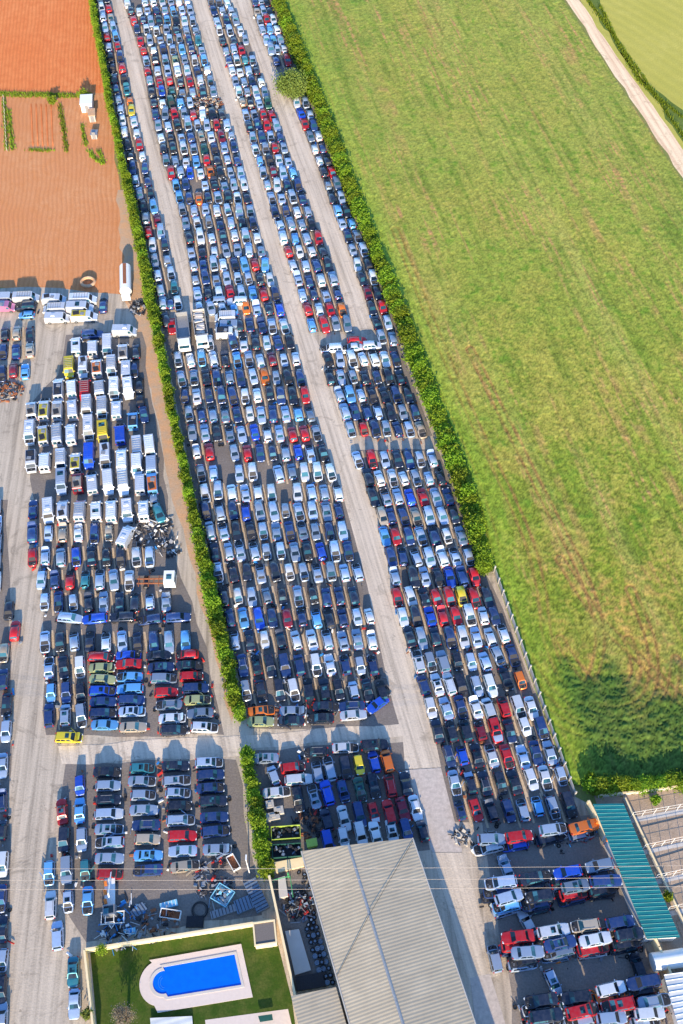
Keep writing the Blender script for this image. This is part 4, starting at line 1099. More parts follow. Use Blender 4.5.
strip_grass('rough_grass', [(88, 150), (96, 160), (104, 164), (98, 150)], 'grass patch at the lower corner of the plot')
strip_grass('rough_grass', [(82, 125), (86, 146)], 'weeds beside the garden sheds')
strip_grass('rough_grass', [(588, 0), (624, 50), (693, 150)], 'grass verge along the far side of the farm track')
strip_grass('rough_grass', [(600, 5), (618, 44), (640, 82), (683, 118)], 'shaggy grass bank above the farm track')
mb = MB()
for i in range(14):
    p = g(4+i*.25, 99+i*4); mb.cyl((p[0], p[1], 0), (p[0], p[1], 1.2), .06, n=5)
mb.obj('posts', 'conc', gp).location = (-gp.location.x, -gp.location.y, 0)
def rel(o, par):      # put world-space parts under an Empty standing at its base
    o.parent = par; o.matrix_parent_inverse = par.matrix_world.inverted() if False else o.matrix_parent_inverse
    o.location = (-par.location.x, -par.location.y, -par.location.z); return o
for i in range(5):    # raised beds
    a, b = g(31+i*5, 103), g(31+i*5.0+2, 147); mb = MB()
    mb.box(((a[0]+b[0])/2, (a[1]+b[1])/2, .06), (.35, math.hypot(a[0]-b[0], a[1]-b[1]), .18), math.atan2(a[1]-b[1], a[0]-b[0])-R(90), 0, .8)
    o = mb.obj('garden_bed', 'redsoil'); tag(o, 'narrow raised soil bed in the fenced garden plot', 'garden bed', 'raised beds of the plot')

def hut(pix, dims, rz, h, label, wall='white', roof='white', name='hut', cat='hut', items=True, flat_r=True):
    p = g(*pix); t = empty(name, (p[0], p[1], 0), rz, label, cat)
    b = MB(); b.box((0, 0, h/2), (dims[0], dims[1], h)); b.obj('wall', wall, t)
    b = MB(); b.box((0, 0, h+.07), (dims[0]+.3, dims[1]+.3, .14)); r = b.obj('roof', roof, t)
    b = MB(); b.box((0, -dims[1]/2-.02, .95), (.8, .06, 1.9)); d = b.obj('door', 'grey', t)
    return t, r
hut((88, 108), (2.6, 3.4), R(5), 2.3, 'small white flat roofed hut in the garden plot')
hut((93, 119), (1.4, 2.4), R(8), 1.8, 'narrow beige shed below the white hut', 'conc', 'verge', 'shed', 'shed')
hut((95, 137), (1.3, 1.6), R(0), 1.2, 'small grey coop in the weedy plot corner', 'conc', 'grey', 'coop', 'coop')
p = g(88.5, 284)
mb = MB(); mb.torus((0, 0, .55), 1.35, .33, 22, 8); o = mb.obj('giant_tyre', 'verge', None, 40, (p[0], p[1], 0)); o.scale = (1, .9, 1.1); tag(o, 'huge pale ring lying at the edge of the red field', 'ring')
# ------------------------------------------------------------------ trucks and trailers
def wheels(t, xs, hw, r=.45):
    for x in xs:
        for s in (-1, 1):
            wheel_mb(x, s*hw, r, .3).obj('wheel', ['tyre', 'rim'], t, 35)
# tanker trailer
p = g(126, 281, 1.2); t = empty('tank_trailer', (p[0], p[1], 0), R(97), 'rusty white cylindrical tank trailer at the field corner beside hedge', 'trailer')
b = MB(); n = 20
for (x0, x1, r0, r1) in ((-4.0, -3.7, .7, 1.2), (-3.7, 3.3, 1.2, 1.2), (3.3, 3.7, 1.2, .6)): b.cyl((x0, 0, 1.9), (x1, 0, 1.9), r0, r1, n, cap=True)
b.obj('tank', 'white', t, 40)
b = MB(); b.box((.3, 0, 3.11), (5.8, .7, .06)); b.obj('rust_walkway', 'rust', t)
b = MB(); b.box((0, 0, .65), (7.6, .9, .25)); b.obj('chassis', 'rust', t)
b = MB(); b.box((-4.5, 0, 1.3), (1.0, 1.7, 1.4)); b.obj('pump_box', 'white', t)
wheels(t, (-2.4, -1.3), 1.15)
# two long open trailers
for (x, y, ang, lab) in ((183, 331, 99, 'long tipper lorry with empty grey load bed, left of the pair beside hedge'), (200.5, 328, 100, 'long lorry with torn tarpaulin over its bed, right of the pair')):
    p = g(x, y, 1.2); t = empty('lorry', (p[0], p[1], 0), R(ang), lab, 'lorry', 'pair of long lorries')
    b = MB(); b.box((0, 0, .8), (8.6, .9, .3)); b.obj('chassis', 'dark', t)
    b = MB(); b.box((.6, 0, 1.15), (7.0, 2.5, .12), 0, 0)
    for s in (-1, 1): b.box((.6, s*1.25, 1.7), (7.0, .1, 1.2))
    b.box((4.1, 0, 1.7), (.1, 2.6, 1.2)); b.box((-2.9, 0, 1.8), (.1, 2.6, 1.4)); b.obj('load_bed', 'grey' if x < 190 else 'conc', t)
    if x > 190:
        b = MB()
        for i in range(12): b.box((-1.8+i*.5, rnd.uniform(-.3, .3), 1.6+rnd.random()*.5), (.8, 1.8, .2), rnd.uniform(-.3, .3), 0, .8, (rnd.uniform(-.3, .3), rnd.uniform(-.3, .3)))
        b.obj('tarpaulin', 'concpale', t)
    b = MB(); b.box((-4.1, 0, 1.65), (1.9, 2.4, 1.9), 0, 0, .93); cb = b.obj('cab', 'white', t)
    b = MB(); b.box((-5.02, 0, 2.0), (.06, 2.0, .75), 0, 0, 1, (0, 0)); b.obj('windscreen', 'glass', cb)
    wheels(t, (-3.9, 1.5, 2.7), 1.18)
# tow truck (cab toward the hedge, red bare chassis behind)
p = g(160, 581, .8); t = empty('flatbed_truck', (p[0], p[1], 0), R(1), 'white cab truck with bare red chassis below the scrap vans', 'truck')
b = MB(); b.box((1.75, 0, 1.5), (2.0, 2.3, 2.1), 0, 0, .9); cb = b.obj('cab', 'white', t)
b = MB(); b.box((1.75, -.2, 2.58), (.9, .9, .05)); b.obj('roof_hatch', 'glass', cb)
b = MB(); b.box((2.76, 0, 1.8), (.06, 1.9, .7)); b.obj('windscreen', 'glass', cb)
b = MB()
for s in (-1, 1): b.box((-1.4, s*.45, .85), (5.0, .16, .25))
for i in range(6): b.box((-3.6+i*.85, 0, .86), (.14, 1.0 if i % 2 else 2.0, .2))
b.obj('chassis', 'rust', t)
wheels(t, (1.9, -2.4), 1.1)
# recovery crane truck among the bottom-left cars
p = g(110, 893, .8); t = empty('crane_truck', (p[0], p[1], 0), R(97), 'small recovery truck with folded orange crane among scrap by garden wall', 'truck')
b = MB(); b.box((0, 0, .9), (5.8, 1.5, .16)); b.obj('flatbed', 'white', t)
b = MB(); b.box((-2.6, 0, 1.3), (1.6, 1.9, 1.5), 0, 0, .88); cb = b.obj('cab', 'grey', t)
b = MB(); b.box((-2.6, 0, 2.08), (1.0, 1.4, .05)); b.obj('windscreen', 'glass', cb)
b = MB()
for (x, y) in ((-1.2, .6), (.1, .6), (1.3, .55)): b.box((x, y, 1.15), (.7, .4, .4), .2, 0)
b.obj('tool_box', 'orange', t)
b = MB(); b.cyl((-1, 0, 1.2), (-.4, 0, 2.2), .14, .12, 8); b.cyl((-.4, 0, 2.2), (2.7, -.3, 1.6), .12, .08, 8); b.cyl((2.7, -.3, 1.6), (3.1, -.3, 1.0), .05, .05, 6); b.obj('crane_arm', 'white', t)
wheels(t, (-2.3, 1.8), .95, .38)

# ------------------------------------------------------------------ scrap corner beside the garden
def frame_box(pix, rz, d, outer, inner, label, name='open_crate', fillm=None, tilt=0, cat='crate', h=.8):
    p = g(*pix); t = empty(name, (p[0], p[1], 0), R(rz), label, cat); b = MB()
    for s in (-1, 1):
        b.box((0, s*d[1]/2, h/2), (d[0], .08, h)); b.box((s*d[0]/2, 0, h/2), (.08, d[1]+.08, h))
    b.obj('side_panel', outer, t)
    b = MB(); b.box((0, 0, .08), (d[0]-.1, d[1]-.1, .1)); b.obj('floor_panel', inner, t)
    if fillm:
        b = MB()
        for i in range(26): b.box((rnd.uniform(-.42, .42)*d[0], rnd.uniform(-.4, .4)*d[1], rnd.uniform(.15, h*.9)), (rnd.uniform(.2, .6), rnd.uniform(.2, .5), .25), rnd.uniform(0, 3), rnd.randrange(len(fillm)), .8)
        q_ = b.obj('scrap_load', fillm, t); q_['kind'] = 'stuff'
    return t
frame_box((233.5, 863.5), -58, (2.3, 1.1), 'white', 'rust', 'white open crate with rusty floor, tipped near lamp post')
frame_box((171, 915), -8, (2.9, 1.2), 'white', 'rust', 'white open crate with rusty floor beside hose coil')
frame_box((223, 896), 60, (2.4, 2.6), 'cyanp', 'white', 'pale blue skip filled with white boxes in scrap corner', 'skip', ['white', 'cyanp', 'grey'], cat='skip')
frame_box((286, 834), 4, (4.3, 1.9), 'limep', 'dark', 'long skip with yellow green rim full of dark scrap', 'skip', ['dark', 'tyre', 'grey'], cat='skip', h=1.0)
frame_box((287, 852), 4, (4.2, 1.9), 'dgreen', 'dark', 'long dark green skip behind the warehouse yard wall', 'skip', ['dark', 'slate'], cat='skip', h=1.0)
for (x, y, rz, d, h, mt, lab) in ((244, 905, 22, (2.6, 2.0), .5, 'slate', 'grey blue panel box lying against garden wall'), (259, 894, 118, (5.0, 1.1), .6, 'slate', 'long slate blue container slanting beside garden shed'), (253, 897, 118, (5.0, .9), .5, 'slate', 'second slanting slate blue locker in scrap corner'), (226, 911, 18, (4.6, 1.1), .35, 'grey', 'flat pale grey tank in front of garden wall'),
                                  (139, 911, 40, (2.2, 1.3), .5, 'slate', 'dark open frame box near the garden wall'), (130, 932, 10, (1.7, .9), .4, 'cyanp', 'pale blue lid lying by the garden wall'), (169, 905, 15, (2.6, .9), .5, 'cyanp', 'ribbed pale blue crate above the white crate'), (195, 922, 0, (2.5, 1.6), .3, 'dark', 'dark metal sheet leaning at the garden wall')):
    p = g(x, y); b = MB(); b.box((0, 0, h/2), (d[0], d[1], h), 0, 0, .96)
    nr = int(d[0]/.5)
    for i in range(nr): b.box((-d[0]/2+.3+i*.5, 0, h+.03), (.08, d[1]*.9, .06), 0, 1)
    o = b.obj('metal_container', [mt, 'white' if mt == 'cyanp' else 'dark'], None, None, (p[0], p[1], 0)); o.rotation_euler = (0, 0, R(rz)); tag(o, lab, 'container')
# bare van frame
p = g(113, 918, .5); t = empty('bare_truck_cab', (p[0], p[1], 0), R(5), 'stripped pickup shell with white bars by the garden wall', 'vehicle shell'); b = MB()
for s in (-1, 1): b.box((0, s*.8, .7), (3.4, .1, .3)); b.box((-.9, s*.75, 1.1), (.1, .1, .8)); b.box((.3, s*.75, 1.1), (.1, .1, .8)); b.box((-.3, s*.75, 1.5), (1.4, .08, .08))
for x in (-1.6, -.9, .3, 1.6): b.box((x, 0, .8 if abs(x) > 1 else 1.5), (.1, 1.6, .1))
b.obj('frame', 'white', t); b = MB(); b.box((0, 0, .45), (3.2, 1.5, .3)); b.obj('floor_pan', 'dark', t)
mb = MB(); p = g(200, 910)
for i in range(5): mb.torus((rnd.uniform(-.1, .1), rnd.uniform(-.1, .1), .06+i*.07), 1.15+rnd.uniform(-.25, .2), .045, 26, 5)
o = mb.obj('hose_coil', 'trim', None, 40, (p[0], p[1], 0)); tag(o, 'black hose coiled in a wide ring by garden wall', 'hose')
mb = MB(); p = g(113, 933)
for i in range(4): mb.torus((rnd.uniform(-.3, .3), rnd.uniform(-.2, .2), .06+i*.07), .75+rnd.uniform(-.25, .2), .05, 22, 5)
o = mb.obj('hose_coil', 'trim', None, 40, (p[0], p[1], 0)); tag(o, 'tangled dark cable coil beside the garden wall corner', 'cable')
heap((215, 880), 3.2, 110, 'scrap_pile', 'loose dark scrap around the blue skip', ('dark', 'grey', 'dark', 'slate', 'dark', 'red', 'grey'))
heap((125, 925), 3.4, 120, 'scrap_pile', 'loose scrap below the crane truck', ('dark', 'grey', 'bluep', 'white'))
heap((160, 925), 2.6, 60, 'scrap_pile', 'brown scrap by the white crate', ('dark', 'rust', 'grey'))
heap((309, 824), 2.4, 90, 'scrap_pile', 'brown pile of parts between skip and parked cars', ('rust', 'dark', 'dark'))
heap((299, 905), 2.4, 150, 'scrap_pile', 'red and black parts beside the warehouse wall', ('dark', 'dark', 'tyre', 'slate', 'dark', 'tyre', 'grey', 'slate', 'red'))
heap((488, 842), 1.5, 50, 'scrap_pile', 'pale netting and rubble at the concrete lane edge', ('concpale', 'conc', 'grey', 'conc', 'dark'), z=.4)
heap((462, 838), 1.3, 40, 'scrap_pile', 'small pale litter at the lane kerb', ('conc', 'conc', 'dark'), z=.3)
mb = MB(); SM = ['dark', 'grey', 'white', 'slate', 'red', 'alloy', 'tyre', 'rust', 'orange']
for (x, y, c, c2) in STK:
    p = g(x, y+4, .4)
    for i in range(40):
        q = (p[0]+rnd.gauss(-.2, 1.3), p[1]+rnd.gauss(-.6, .6), rnd.uniform(.05, 1.5)*rnd.random())
        mi = rnd.choices(range(9), (6, 5, 3, 4, 1, 3, 3, 1, .7))[0]
        if rnd.random() < .3: mb.cyl(q, (q[0]+rnd.uniform(-.9, .9), q[1]+rnd.uniform(-.5, .5), q[2]+rnd.uniform(0, .5)), rnd.uniform(.03, .07), n=5, mi=mi)
        elif rnd.random() < .2: mb.torus((q[0], q[1], .1), .25, .09, 10, 5, 6)
        else: mb.box((q[0], q[1], q[2]+.1), (rnd.uniform(.2, 1.0), rnd.uniform(.1, .5), rnd.uniform(.06, .35)), rnd.uniform(0, 3), mi, rnd.uniform(.5, 1), (rnd.uniform(-.5, .5), rnd.uniform(-.5, .5)))
o = mb.obj('wreck_litter', SM); tag(o, 'torn panels, wheels and engine parts spilling round the stacked wrecks', 'scrap', kind='stuff')
# concrete block pile, bins
for (x, y, w_, lab) in ((270, 806, 1.3, 'grey concrete block nearest the short hedge'), (279, 812, 1.5, 'upright grey concrete block beside the skips'), (273, 818, 2.2, 'long grey concrete block above the skips')):
    p = g(x, y); b = MB(); b.box((0, 0, .5), (w_, 1.2, 1.0), 0, 0, .95); b.box((0, 0, 1.05), (w_*.4, .5, .1)); o = b.obj('concrete_block', 'conc', None, None, (p[0], p[1], 0)); o.rotation_euler = (0, 0, .2); tag(o, lab, 'block')
p = g(312, 845); t = empty('waste_bin', (p[0], p[1], 0), .2, 'lime green wheeled bin against the warehouse end', 'bin'); b = MB(); b.box((0, 0, .65), (1.4, 1.0, 1.1), 0, 0, 1.08); b.obj('body', 'limep', t); b = MB(); b.box((0, 0, 1.25), (1.6, 1.15, .1)); b.obj('lid', 'limep', t)
# yard between garden wall and warehouse
sheet('yard_slab', [(272, 876), (302, 866), (330, 985), (292, 992)], .038, 'dirt')
def quadbox(name, pix4, z0, z1, mat, label=None, cat=None, group=None):
    b = MB(); b.prism([g(x, y, z1) for x, y in pix4], z0, z1); o = b.obj(name, mat)
    if label: tag(o, label, cat, group)
    return o
quadbox('concrete_ramp', [(285, 931), (299, 929), (311, 970), (295, 975)], 0, .5, 'concpale', 'pale stained concrete platform between garden wall and wheel stacks', 'platform')
quadbox('scrap_trailer', [(278, 878), (285, 876), (288, 896), (279, 898)], 0, 1.0, 'concpale', 'pale flat trailer at the top of the narrow yard', 'trailer')
quadbox('dark_platform', [(295, 977), (322, 972), (326, 986), (297, 991)], 0, .6, 'dark', 'dark ribbed platform at the foot of the narrow yard', 'platform')
quadbox('low_wall', [(274, 862), (303, 857), (304, 866), (276, 873)], 0, .5, 'cream', 'short cream retaining wall between skips and narrow yard', 'wall')
mb = MB(); a = g(290, 868); 
for q in ((273, 880, 290, 876), (290, 876, 293, 897)):
    a = g(q[0], q[1], 1.5); c = g(q[2], q[3], 1.5); mb.cyl((a[0], a[1], 1.5), (c[0], c[1], 1.5), .07, n=6); mb.cyl((a[0], a[1], 0), (a[0], a[1], 1.5), .07, n=6)
a = g(288, 874, 2.0); mb.cyl((a[0], a[1], 0), (a[0], a[1], 2.6), .12, n=6)
o = mb.obj('pipe_frame', 'greenp'); tag(o, 'green and grey pipe frame at the top of the narrow yard', 'frame')
for i in range(40):
    k, j = divmod(i, 4); x = 307+j*4.6+k*2.0+rnd.uniform(-.5, .5); y = 929+k*6.8-j*.8+rnd.uniform(-.5, .5)
    if y > 984 or x > interp([(321, 929), (335, 985)], y): continue
    p = g(x, y, .5); mb = MB(); n = rnd.choice((2, 3, 4))
    for q in range(n): mb.torus((rnd.uniform(-.03, .03), rnd.uniform(-.03, .03), .1+q*.2), .27, .11, 12, 6, 1 if rnd.random() < .5 else 0); mb.cyl((0, 0, .05+q*.2), (0, 0, .14+q*.2), .2, n=8, mi=1)
    o = mb.obj('wheel_stack', ['tyre', 'slate'], None, 40, (p[0], p[1], 0)); tag(o, 'stack of dark wheels in the rows beside the warehouse', 'wheels', 'wheel stacks in the narrow yard')
for i in range(22):
    x = 302+rnd.uniform(-4, 6)+i*.45; y = 872+i*2.5; p = g(x, y, .4); mb = MB()
    mb.torus((0, 0, .15), .27, .12, 12, 6, 0); mb.cyl((0, 0, .08), (0, 0, .2), .17, n=8, mi=1)
    o = mb.obj('loose_wheel', ['tyre', rnd.choice(('rim', 'slate', 'white'))], None, 40, (p[0], p[1], 0)); o.rotation_euler = (rnd.uniform(-.6, .6), rnd.uniform(-.6, .6), 0); tag(o, 'loose wheel in the jumble along the warehouse side', 'wheel', 'loose wheels along the warehouse')

# ------------------------------------------------------------------ warehouse
EZ, RZ = 5.0, 6.3
A1, A2, A3 = g(302, 851, EZ), g(348.5, 845, RZ), g(412, 838, EZ)
rd = R(106.9); du = (-math.cos(rd), -math.sin(rd)); LN = 48
def off(p, d, s=0): return (p[0]+du[0]*d, p[1]+du[1]*d)
t = empty('warehouse', (A2[0], A2[1], 0), 0, 'large warehouse with grey ribbed gable roof at the bottom centre', 'warehouse')
def sub(mb, name, mats, par=t, smooth=None):
    o = mb.obj(name, mats, par, smooth); x, y, z = par.location; q = par.parent
    while q: x += q.location.x; y += q.location.y; q = q.parent
    o.location = (-x, -y, 0); return o
b = MB()
for (p, q, zp, zq) in ((A1, A2, EZ, RZ), (A2, A3, RZ, EZ)):
    p2, q2 = off(p, LN), off(q, LN)
    b.add([(*p, zp), (*q, zq), (*q2, zq), (*p2, zp), (*p, zp-.12), (*q, zq-.12), (*q2, zq-.12), (*p2, zp-.12)], [(3, 2, 1, 0), (4, 5, 6, 7), (0, 1, 5, 4), (2, 3, 7, 6), (0, 4, 7, 3), (1, 2, 6, 5)])
roof = sub(b, 'roof', 'roof'); 
b = MB(); r2 = off(A2, LN); hx = (.2*math.sin(rd), -.2*math.cos(rd))
b.add([(A2[0]-hx[0], A2[1]-hx[1], RZ+.02), (A2[0]+hx[0], A2[1]+hx[1], RZ+.02), (r2[0]+hx[0], r2[1]+hx[1], RZ+.02), (r2[0]-hx[0], r2[1]-hx[1], RZ+.02), (A2[0], A2[1], RZ+.14), (r2[0], r2[1], RZ+.14)], [(0, 4, 5, 3), (4, 1, 2, 5), (0, 1, 4), (3, 5, 2)])
o = sub(b, 'ridge_cap', 'grey')
b = MB()
pts = [off(A1, .3), off(A3, .3), off(A3, LN-.3), off(A1, LN-.3)]
cxm = sum(p[0] for p in pts)/4; cym = sum(p[1] for p in pts)/4
pts = [(cxm+(p[0]-cxm)*.985, cym+(p[1]-cym)*.995) for p in pts]
b.prism(pts, 0, EZ-.15); sub(b, 'wall', 'conc')
b = MB(); a0 = off(A1, 0); a3 = off(A3, 0)
for (p, sgn) in ((A3, 1), (A1, -1)):
    q = off(p, LN); k = sgn*.1; ox, oy = k*math.sin(rd), -k*math.cos(rd)
    b.cyl((p[0]+ox, p[1]+oy, EZ-.05), (q[0]+ox, q[1]+oy, EZ-.05), .11, n=6)
sub(b, 'gutter', 'conc')
mb = MB(); a = (*g(413, 841, 5.1), 5.1); m_ = (*g(371, 912, 6.52), 6.52); c = (*g(337, 976, 5.1), 5.1); mb.cyl(a, m_, .03, n=5); mb.cyl(m_, c, .03, n=5); o = mb.obj('roof_cable', 'trim'); tag(o, 'thin dark cable running diagonally over the warehouse roof', 'cable')
# annex roof
B1, B2 = g(291, 996, 4.2), g(336, 987, 4.2)
ta = empty('annex', (*B1, 0), 0, 'lower grey ribbed roof annex beside the warehouse', 'annex')
b = MB(); pts = [B1, B2, off(B2, 16), off(B1, 16)]; b.prism(pts, 4.05, 4.2); sub(b, 'roof', 'roof', ta)
b = MB(); cxm = sum(p[0] for p in pts)/4; cym = sum(p[1] for p in pts)/4; b.prism([(cxm+(p[0]-cxm)*.97, cym+(p[1]-cym)*.98) for p in pts], 0, 4.05); sub(b, 'wall', 'cream', ta)

# ------------------------------------------------------------------ garden with pool
sheet('lawn', [(90, 950), (272, 920), (292, 1000), (300, 1060), (100, 1060)], .004, 'lawn')
sheet('terrace', [(205, 1020), (288, 1009), (300, 1060), (210, 1060)], .012, 'tile')
def wallrun(name, pix, h, th, mat, label, cat='wall', cap='cream'):
    p0 = g(*pix[0]); t = empty(name, (*p0, 0), 0, label, cat); b = MB(); c = MB()
    for a, q in zip(pix, pix[1:]):
        a = g(*a); q = g(*q); L = math.hypot(q[0]-a[0], q[1]-a[1]); an = math.atan2(q[1]-a[1], q[0]-a[0])
        m_ = ((a[0]+q[0])/2, (a[1]+q[1])/2)
        b.box((*m_, h/2), (L-.004, th, h), an); c.box((*m_, h+.04), (L+th*.5, th+.08, .08), an)
        n = max(1, int(L/4))
        for i in range(n+1): b.box((a[0]+(q[0]-a[0])*i/n, a[1]+(q[1]-a[1])*i/n, h/2+.01), (.3, th+.1, h+.02), an)
    sub(b, 'panel', mat, t); sub(c, 'coping', cap, t); return t
wallrun('garden_wall', [(88, 952), (272, 923)], 1.9, .22, 'cream', 'cream rendered wall along the top of the lawn garden')
wallrun('garden_wall', [(87, 953), (98, 1050)], 1.9, .22, 'cream', 'cream rendered wall on the left side of the lawn garden')
wallrun('garden_wall', [(270, 880), (296, 1000)], 2.2, .25, 'cream', 'cream rendered wall between lawn garden and narrow warehouse yard')
p = g(265.5, 944); t = empty('pump_shed', (p[0], p[1]+1.0, 0), R(8), 'small cream shed with dark gravel roof in garden corner', 'shed')
b = MB(); b.box((0, 0, 1.15), (3.0, 3.0, 2.3)); b.obj('wall', 'cream', t); b = MB(); b.box((0, 0, 2.37), (2.75, 2.75, .14)); b.obj('roof', 'gravelroof', t)
b = MB(); 
for s in (-1, 1): b.box((0, s*1.48, 2.42), (3.2, .22, .28)); b.box((s*1.48, 0, 2.42), (.22, 2.74, .28))
b.obj('parapet', 'cream', t); b = MB(); b.box((.5, -1.52, .95), (.8, .06, 1.8)); b.obj('door', 'conc', t)
# pool: paving with a hole, water, kerb
tp = empty('swimming_pool', (*g(205, 975), 0), 0, 'bright blue rectangular pool with rounded step end in the lawn', 'pool')
W1 = [g(163, 967.5), g(234.5, 954.5), g(241.5, 985), g(168, 997)]
def arc(c, r, a0, a1, n): return [(c[0]+r*math.cos(R(a0+(a1-a0)*i/n)), c[1]+r*math.sin(R(a0+(a1-a0)*i/n))) for i in range(n+1)]
cc = ((W1[0][0]+W1[3][0])/2, (W1[0][1]+W1[3][1])/2)
def pool_outline(eL, eT, eR, eB, sh, r):
    ax = (math.cos(R(8.8)), math.sin(R(8.8))); ay = (math.cos(R(104.7)), math.sin(R(104.7)))
    o4 = [(W1[0], -eL, eT), (W1[1], eR, eT), (W1[2], eR, -eB), (W1[3], -eL, -eB)]
    out = [(p[0]+ax[0]*a+ay[0]*b, p[1]+ax[1]*a+ay[1]*b) for p, a, b in o4]
    ca = math.degrees(math.acos(min(1, (eL-sh)/r))); c0 = (cc[0]-ax[0]*sh, cc[1]-ax[1]*sh)
    return out+arc(c0, r, 188.8+ca, 188.8-ca, 16)
def ring(name, po, pi, z, h, mat):
    b = MB(); n = len(po)
    vs = [(*p, z) for p in po]+[(*p, z) for p in pi]+[(*p, z-h) for p in po]+[(*p, z-h) for p in pi]
    fs = []
    for i in range(n):
        j = (i+1) % n; fs += [(i, j, n+j, n+i)[::-1], (i, 2*n+i, 2*n+j, j)[::-1], (n+i, n+j, 3*n+j, 3*n+i)[::-1]]
    b.add(vs, fs); return sub(b, name, mat, tp)
wi = pool_outline(0, 0, 0, 0, .25, 1.5); wk = pool_outline(.34, .34, .34, .34, .3, 1.9); wo = pool_outline(1.7, 1.25, 1.2, 1.8, .6, 3.0)
ring('kerb', wk, wi, .20, .3, 'concpale'); ring('paving', wo, wk, .13, .14, 'tile')
b = MB(); n = len(wi); b.add([(*p, .10) for p in wi], [tuple(range(n))[::-1]]); sub(b, 'water', 'water', tp)
b = MB()
for k, r_ in enumerate((1.0, .72)):
    a = arc(cc, r_, 262, 128, 14)
    for p, q in zip(a, a[1:]): b.cyl((*p, .105), (*q, .105), .03, n=5)
sub(b, 'step', 'bluep', tp)
quadbox('corrugated_shelter', [(150, 1018), (192, 1016), (194, 1040), (152, 1042)], .35, .45, 'whiteroof', 'pale ribbed shelter roof at the bottom of the garden', 'shelter roof')
quadbox('garden_table', [(258, 1016), (272, 1014), (273, 1020), (260, 1022)], .6, .75, 'dgreen', 'dark green table on the terrace at the bottom edge', 'table')
# lamp post
p = g(249.5, 873); t = empty('lamp_post', (*p, 0), R(90), 'white lamp post standing left of the short hedge', 'lamp post')
b = MB(); b.cyl((0, 0, 0), (0, 0, 7), .09, .06, 8); b.obj('pole', 'white', t); b = MB(); b.box((.35, 0, 7.02), (.8, .2, .1)); b.obj('lamp_head', 'white', t)
# ------------------------------------------------------------------ right boundary: panel fence, yard wall, roofs
tf = empty('panel_fence', (*g(*FENCE[0]), 0), 0, 'concrete panel fence with pale posts between car rows and green field', 'fence')
a, q = g(*FENCE[0]), g(*FENCE[1]); L = math.hypot(q[0]-a[0], q[1]-a[1]); an = math.atan2(q[1]-a[1], q[0]-a[0]); n = 17; b = MB()
b.box(((a[0]+q[0])/2, (a[1]+q[1])/2, .8), (L, .07, 1.6), an)
sub(b, 'panel', 'conc', tf)
for i in range(n+1):
    b = MB(); b.box((a[0]+(q[0]-a[0])*i/n, a[1]+(q[1]-a[1])*i/n, 1.0), (.2, .24, 2.0), an)
    sub(b, 'post', 'conc', tf)
wallrun('yard_wall', [(586, 806), (622, 880), (655, 950), (690, 1030)], 2.4, .22, 'cream', 'cream wall between the stacked wrecks and the teal roof')
for (x, y) in ((597, 822), (607, 840), (619, 868), (634, 898)):
    p = g(x, y, 2.5); mb = MB(); mb.box((0, 0, 2.6), (.35, .5, .3), 0, 0, .7); mb.cyl((0, 0, 0), (0, 0, 2.5), .05, n=5); o = mb.obj('wall_lamp', 'orange', None, None, (p[0], p[1], 0)); tag(o, 'small orange fitting on the cream yard wall', 'fitting', 'orange fittings on the yard wall')
p4 = [(593, 804), (623.5, 803.5), (680, 937), (647, 939)]
t = empty('teal_roof_shed', (*g(620, 870), 0), 0, 'long lean-to shed with teal ribbed metal roof', 'shed')
b = MB(); Q = [g(*p4[0], 3.0), g(*p4[1], 3.5), g(*p4[2], 3.5), g(*p4[3], 3.0)]; Z4 = (3.0, 3.5, 3.5, 3.0)
b.add([(*Q[i], Z4[i]) for i in range(4)]+[(*Q[i], Z4[i]-.1) for i in range(4)], [(0, 3, 2, 1), (4, 5, 6, 7), (0, 1, 5, 4), (1, 2, 6, 5), (2, 3, 7, 6), (3, 0, 4, 7)])
ar = sub(b, 'roof', 'tealroof', t)
b = MB(); cxm = sum(p[0] for p in Q)/4; cym = sum(p[1] for p in Q)/4; b.prism([(cxm+(p[0]-cxm)*.96, cym+(p[1]-cym)*.985) for p in Q], 0, 2.85); sub(b, 'wall', 'white', t)
# ribs as real metal upstands
b = MB(); nr = 34
for i in range(nr):
    s = (i+.5)/nr; a = (Q[0][0]+(Q[3][0]-Q[0][0])*s, Q[0][1]+(Q[3][1]-Q[0][1])*s); c = (Q[1][0]+(Q[2][0]-Q[1][0])*s, Q[1][1]+(Q[2][1]-Q[1][1])*s)
    b.cyl((*a, 3.01), (*c, 3.51), .04, n=4)
sub(b, 'roof_rib', 'tealroof', t)
p = g(668, 960, 1.5); t = empty('storage_tank', (p[0], p[1], 0), R(8), 'white cylindrical tank lying below the teal roof', 'tank')
b = MB(); b.cyl((-2.3, 0, 1.6), (2.6, 0, 1.6), 1.25, n=24); b.obj('barrel', 'white', t, 40); b = MB()
for x in (-1.5, 1.5): b.box((x, 0, .3), (.4, 2.0, .6))
b.obj('cradle', 'conc', t)
p4 = [(664, 975), (700, 970), (722, 1040), (685, 1050)]
t = empty('white_roof_shed', (*g(690, 1000), 0), 0, 'shed with white ribbed roof at the lower right corner', 'shed')
b = MB(); b.prism([g(*q, 3) for q in p4], 2.9, 3.0); sub(b, 'roof', 'whiteroof', t); b = MB(); b.prism([g(*q, 3) for q in ((666, 977), (698, 972), (718, 1038), (688, 1046))], 0, 2.9); sub(b, 'wall', 'white', t)
b = MB()
for i in range(14):
    s = i/13; a = g(664+21*s, 975+75*s, 3); c = g(700+22*s, 970+70*s, 3); b.cyl((*a, 3.02), (*c, 3.02), .06, n=4)
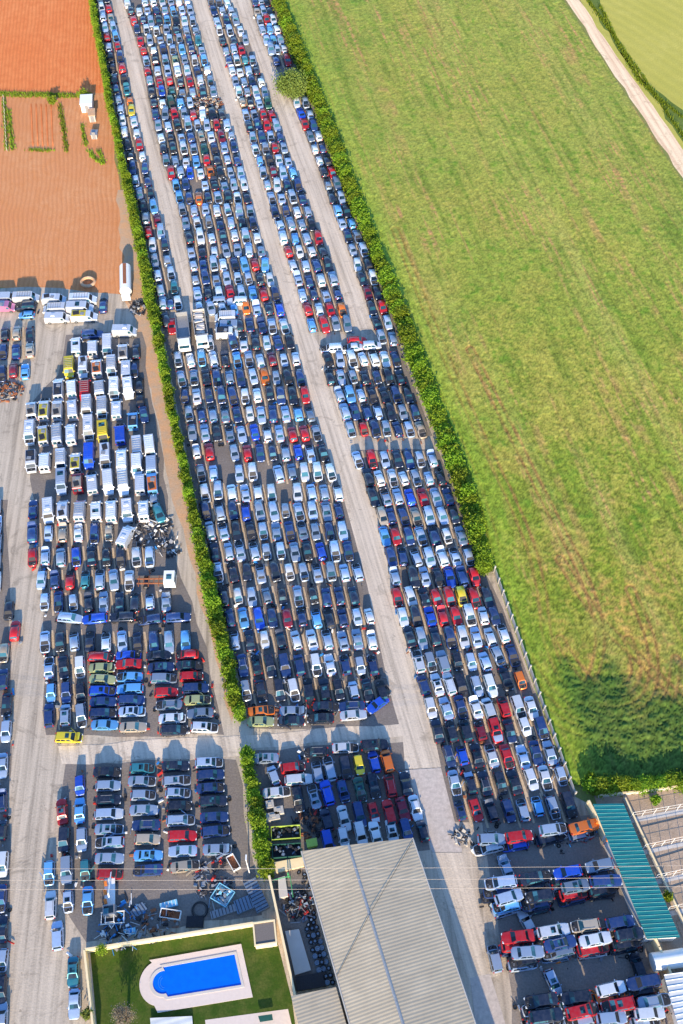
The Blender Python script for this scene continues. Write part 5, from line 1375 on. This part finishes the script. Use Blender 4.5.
sub(b, 'roof_rib', 'white', t)
wallrun('plot_wall', [(624, 800), (690, 940), (720, 1010)], .9, .18, 'concpale', 'low pale wall between teal roof and the plots')
wallrun('plot_wall', [(598, 797), (640, 793), (700, 785)], .9, .18, 'concpale', 'low pale wall under the row of bushes')
for i, (xa, ya, xb, yb) in enumerate(((630, 818, 700, 806), (642, 850, 700, 838), (654, 880, 710, 868), (666, 912, 720, 900))):
    sheet('plot_path', [(xa, ya), (xb, yb), (xb, yb+5), (xa+1, ya+5)], .004, 'concpale', .1, 3)
    t = empty('plot_fence', (*g(xa, ya), 0), 0, '%s light wire fence with thin posts crossing the plots' % ORD[i], 'fence')
    b = MB()
    for k in range(7):
        s = k/6; a = g(xa+(xb-xa)*s, ya+(yb-ya)*s); b.cyl((*a, 0), (a[0]+.3, a[1]+.4, 1.5), .04, n=5)
    a = g(xa, ya); c = g(xb, yb)
    b.cyl((a[0]+.25, a[1]+.4, 1.4), (c[0]+.25, c[1]+.4, 1.4), .025, n=4); b.cyl((a[0]+.15, a[1]+.2, .8), (c[0]+.15, c[1]+.2, .8), .02, n=4); sub(b, 'posts', 'white', t)
    pts = [g(xa+10, ya+10), g(xb-5, yb+9), g(xb, yb+26), g(xa+17, ya+27)]
    b = MB(); b.prism(pts, 0, .12); o = b.obj('raised_bed', 'farm'); tag(o, '%s broad brown bed of the plots beside the teal roof, counted from top' % ORD[i], 'bed')
# overhead wires high above the scrap corner
for i, (ya, yb) in enumerate(((869.5, 866.5), (881, 878), (890, 887.5))):
    z = 11.; a = g(-160, ya+.8, z); c = g(843, yb-.8, z); mb = MB(); prev = None
    for k in range(25):
        s = k/24; pt = (a[0]+(c[0]-a[0])*s, a[1]+(c[1]-a[1])*s, z+1.4*((2*s-1)**2-.12))
        if prev: mb.cyl(prev, pt, .022, n=5, cap=False)
        prev = pt
    o = mb.obj('power_line', 'wire', None, 60); tag(o, '%s of three thin overhead wires crossing above the warehouse' % ('topmost', 'middle', 'lowest')[i], 'wire')
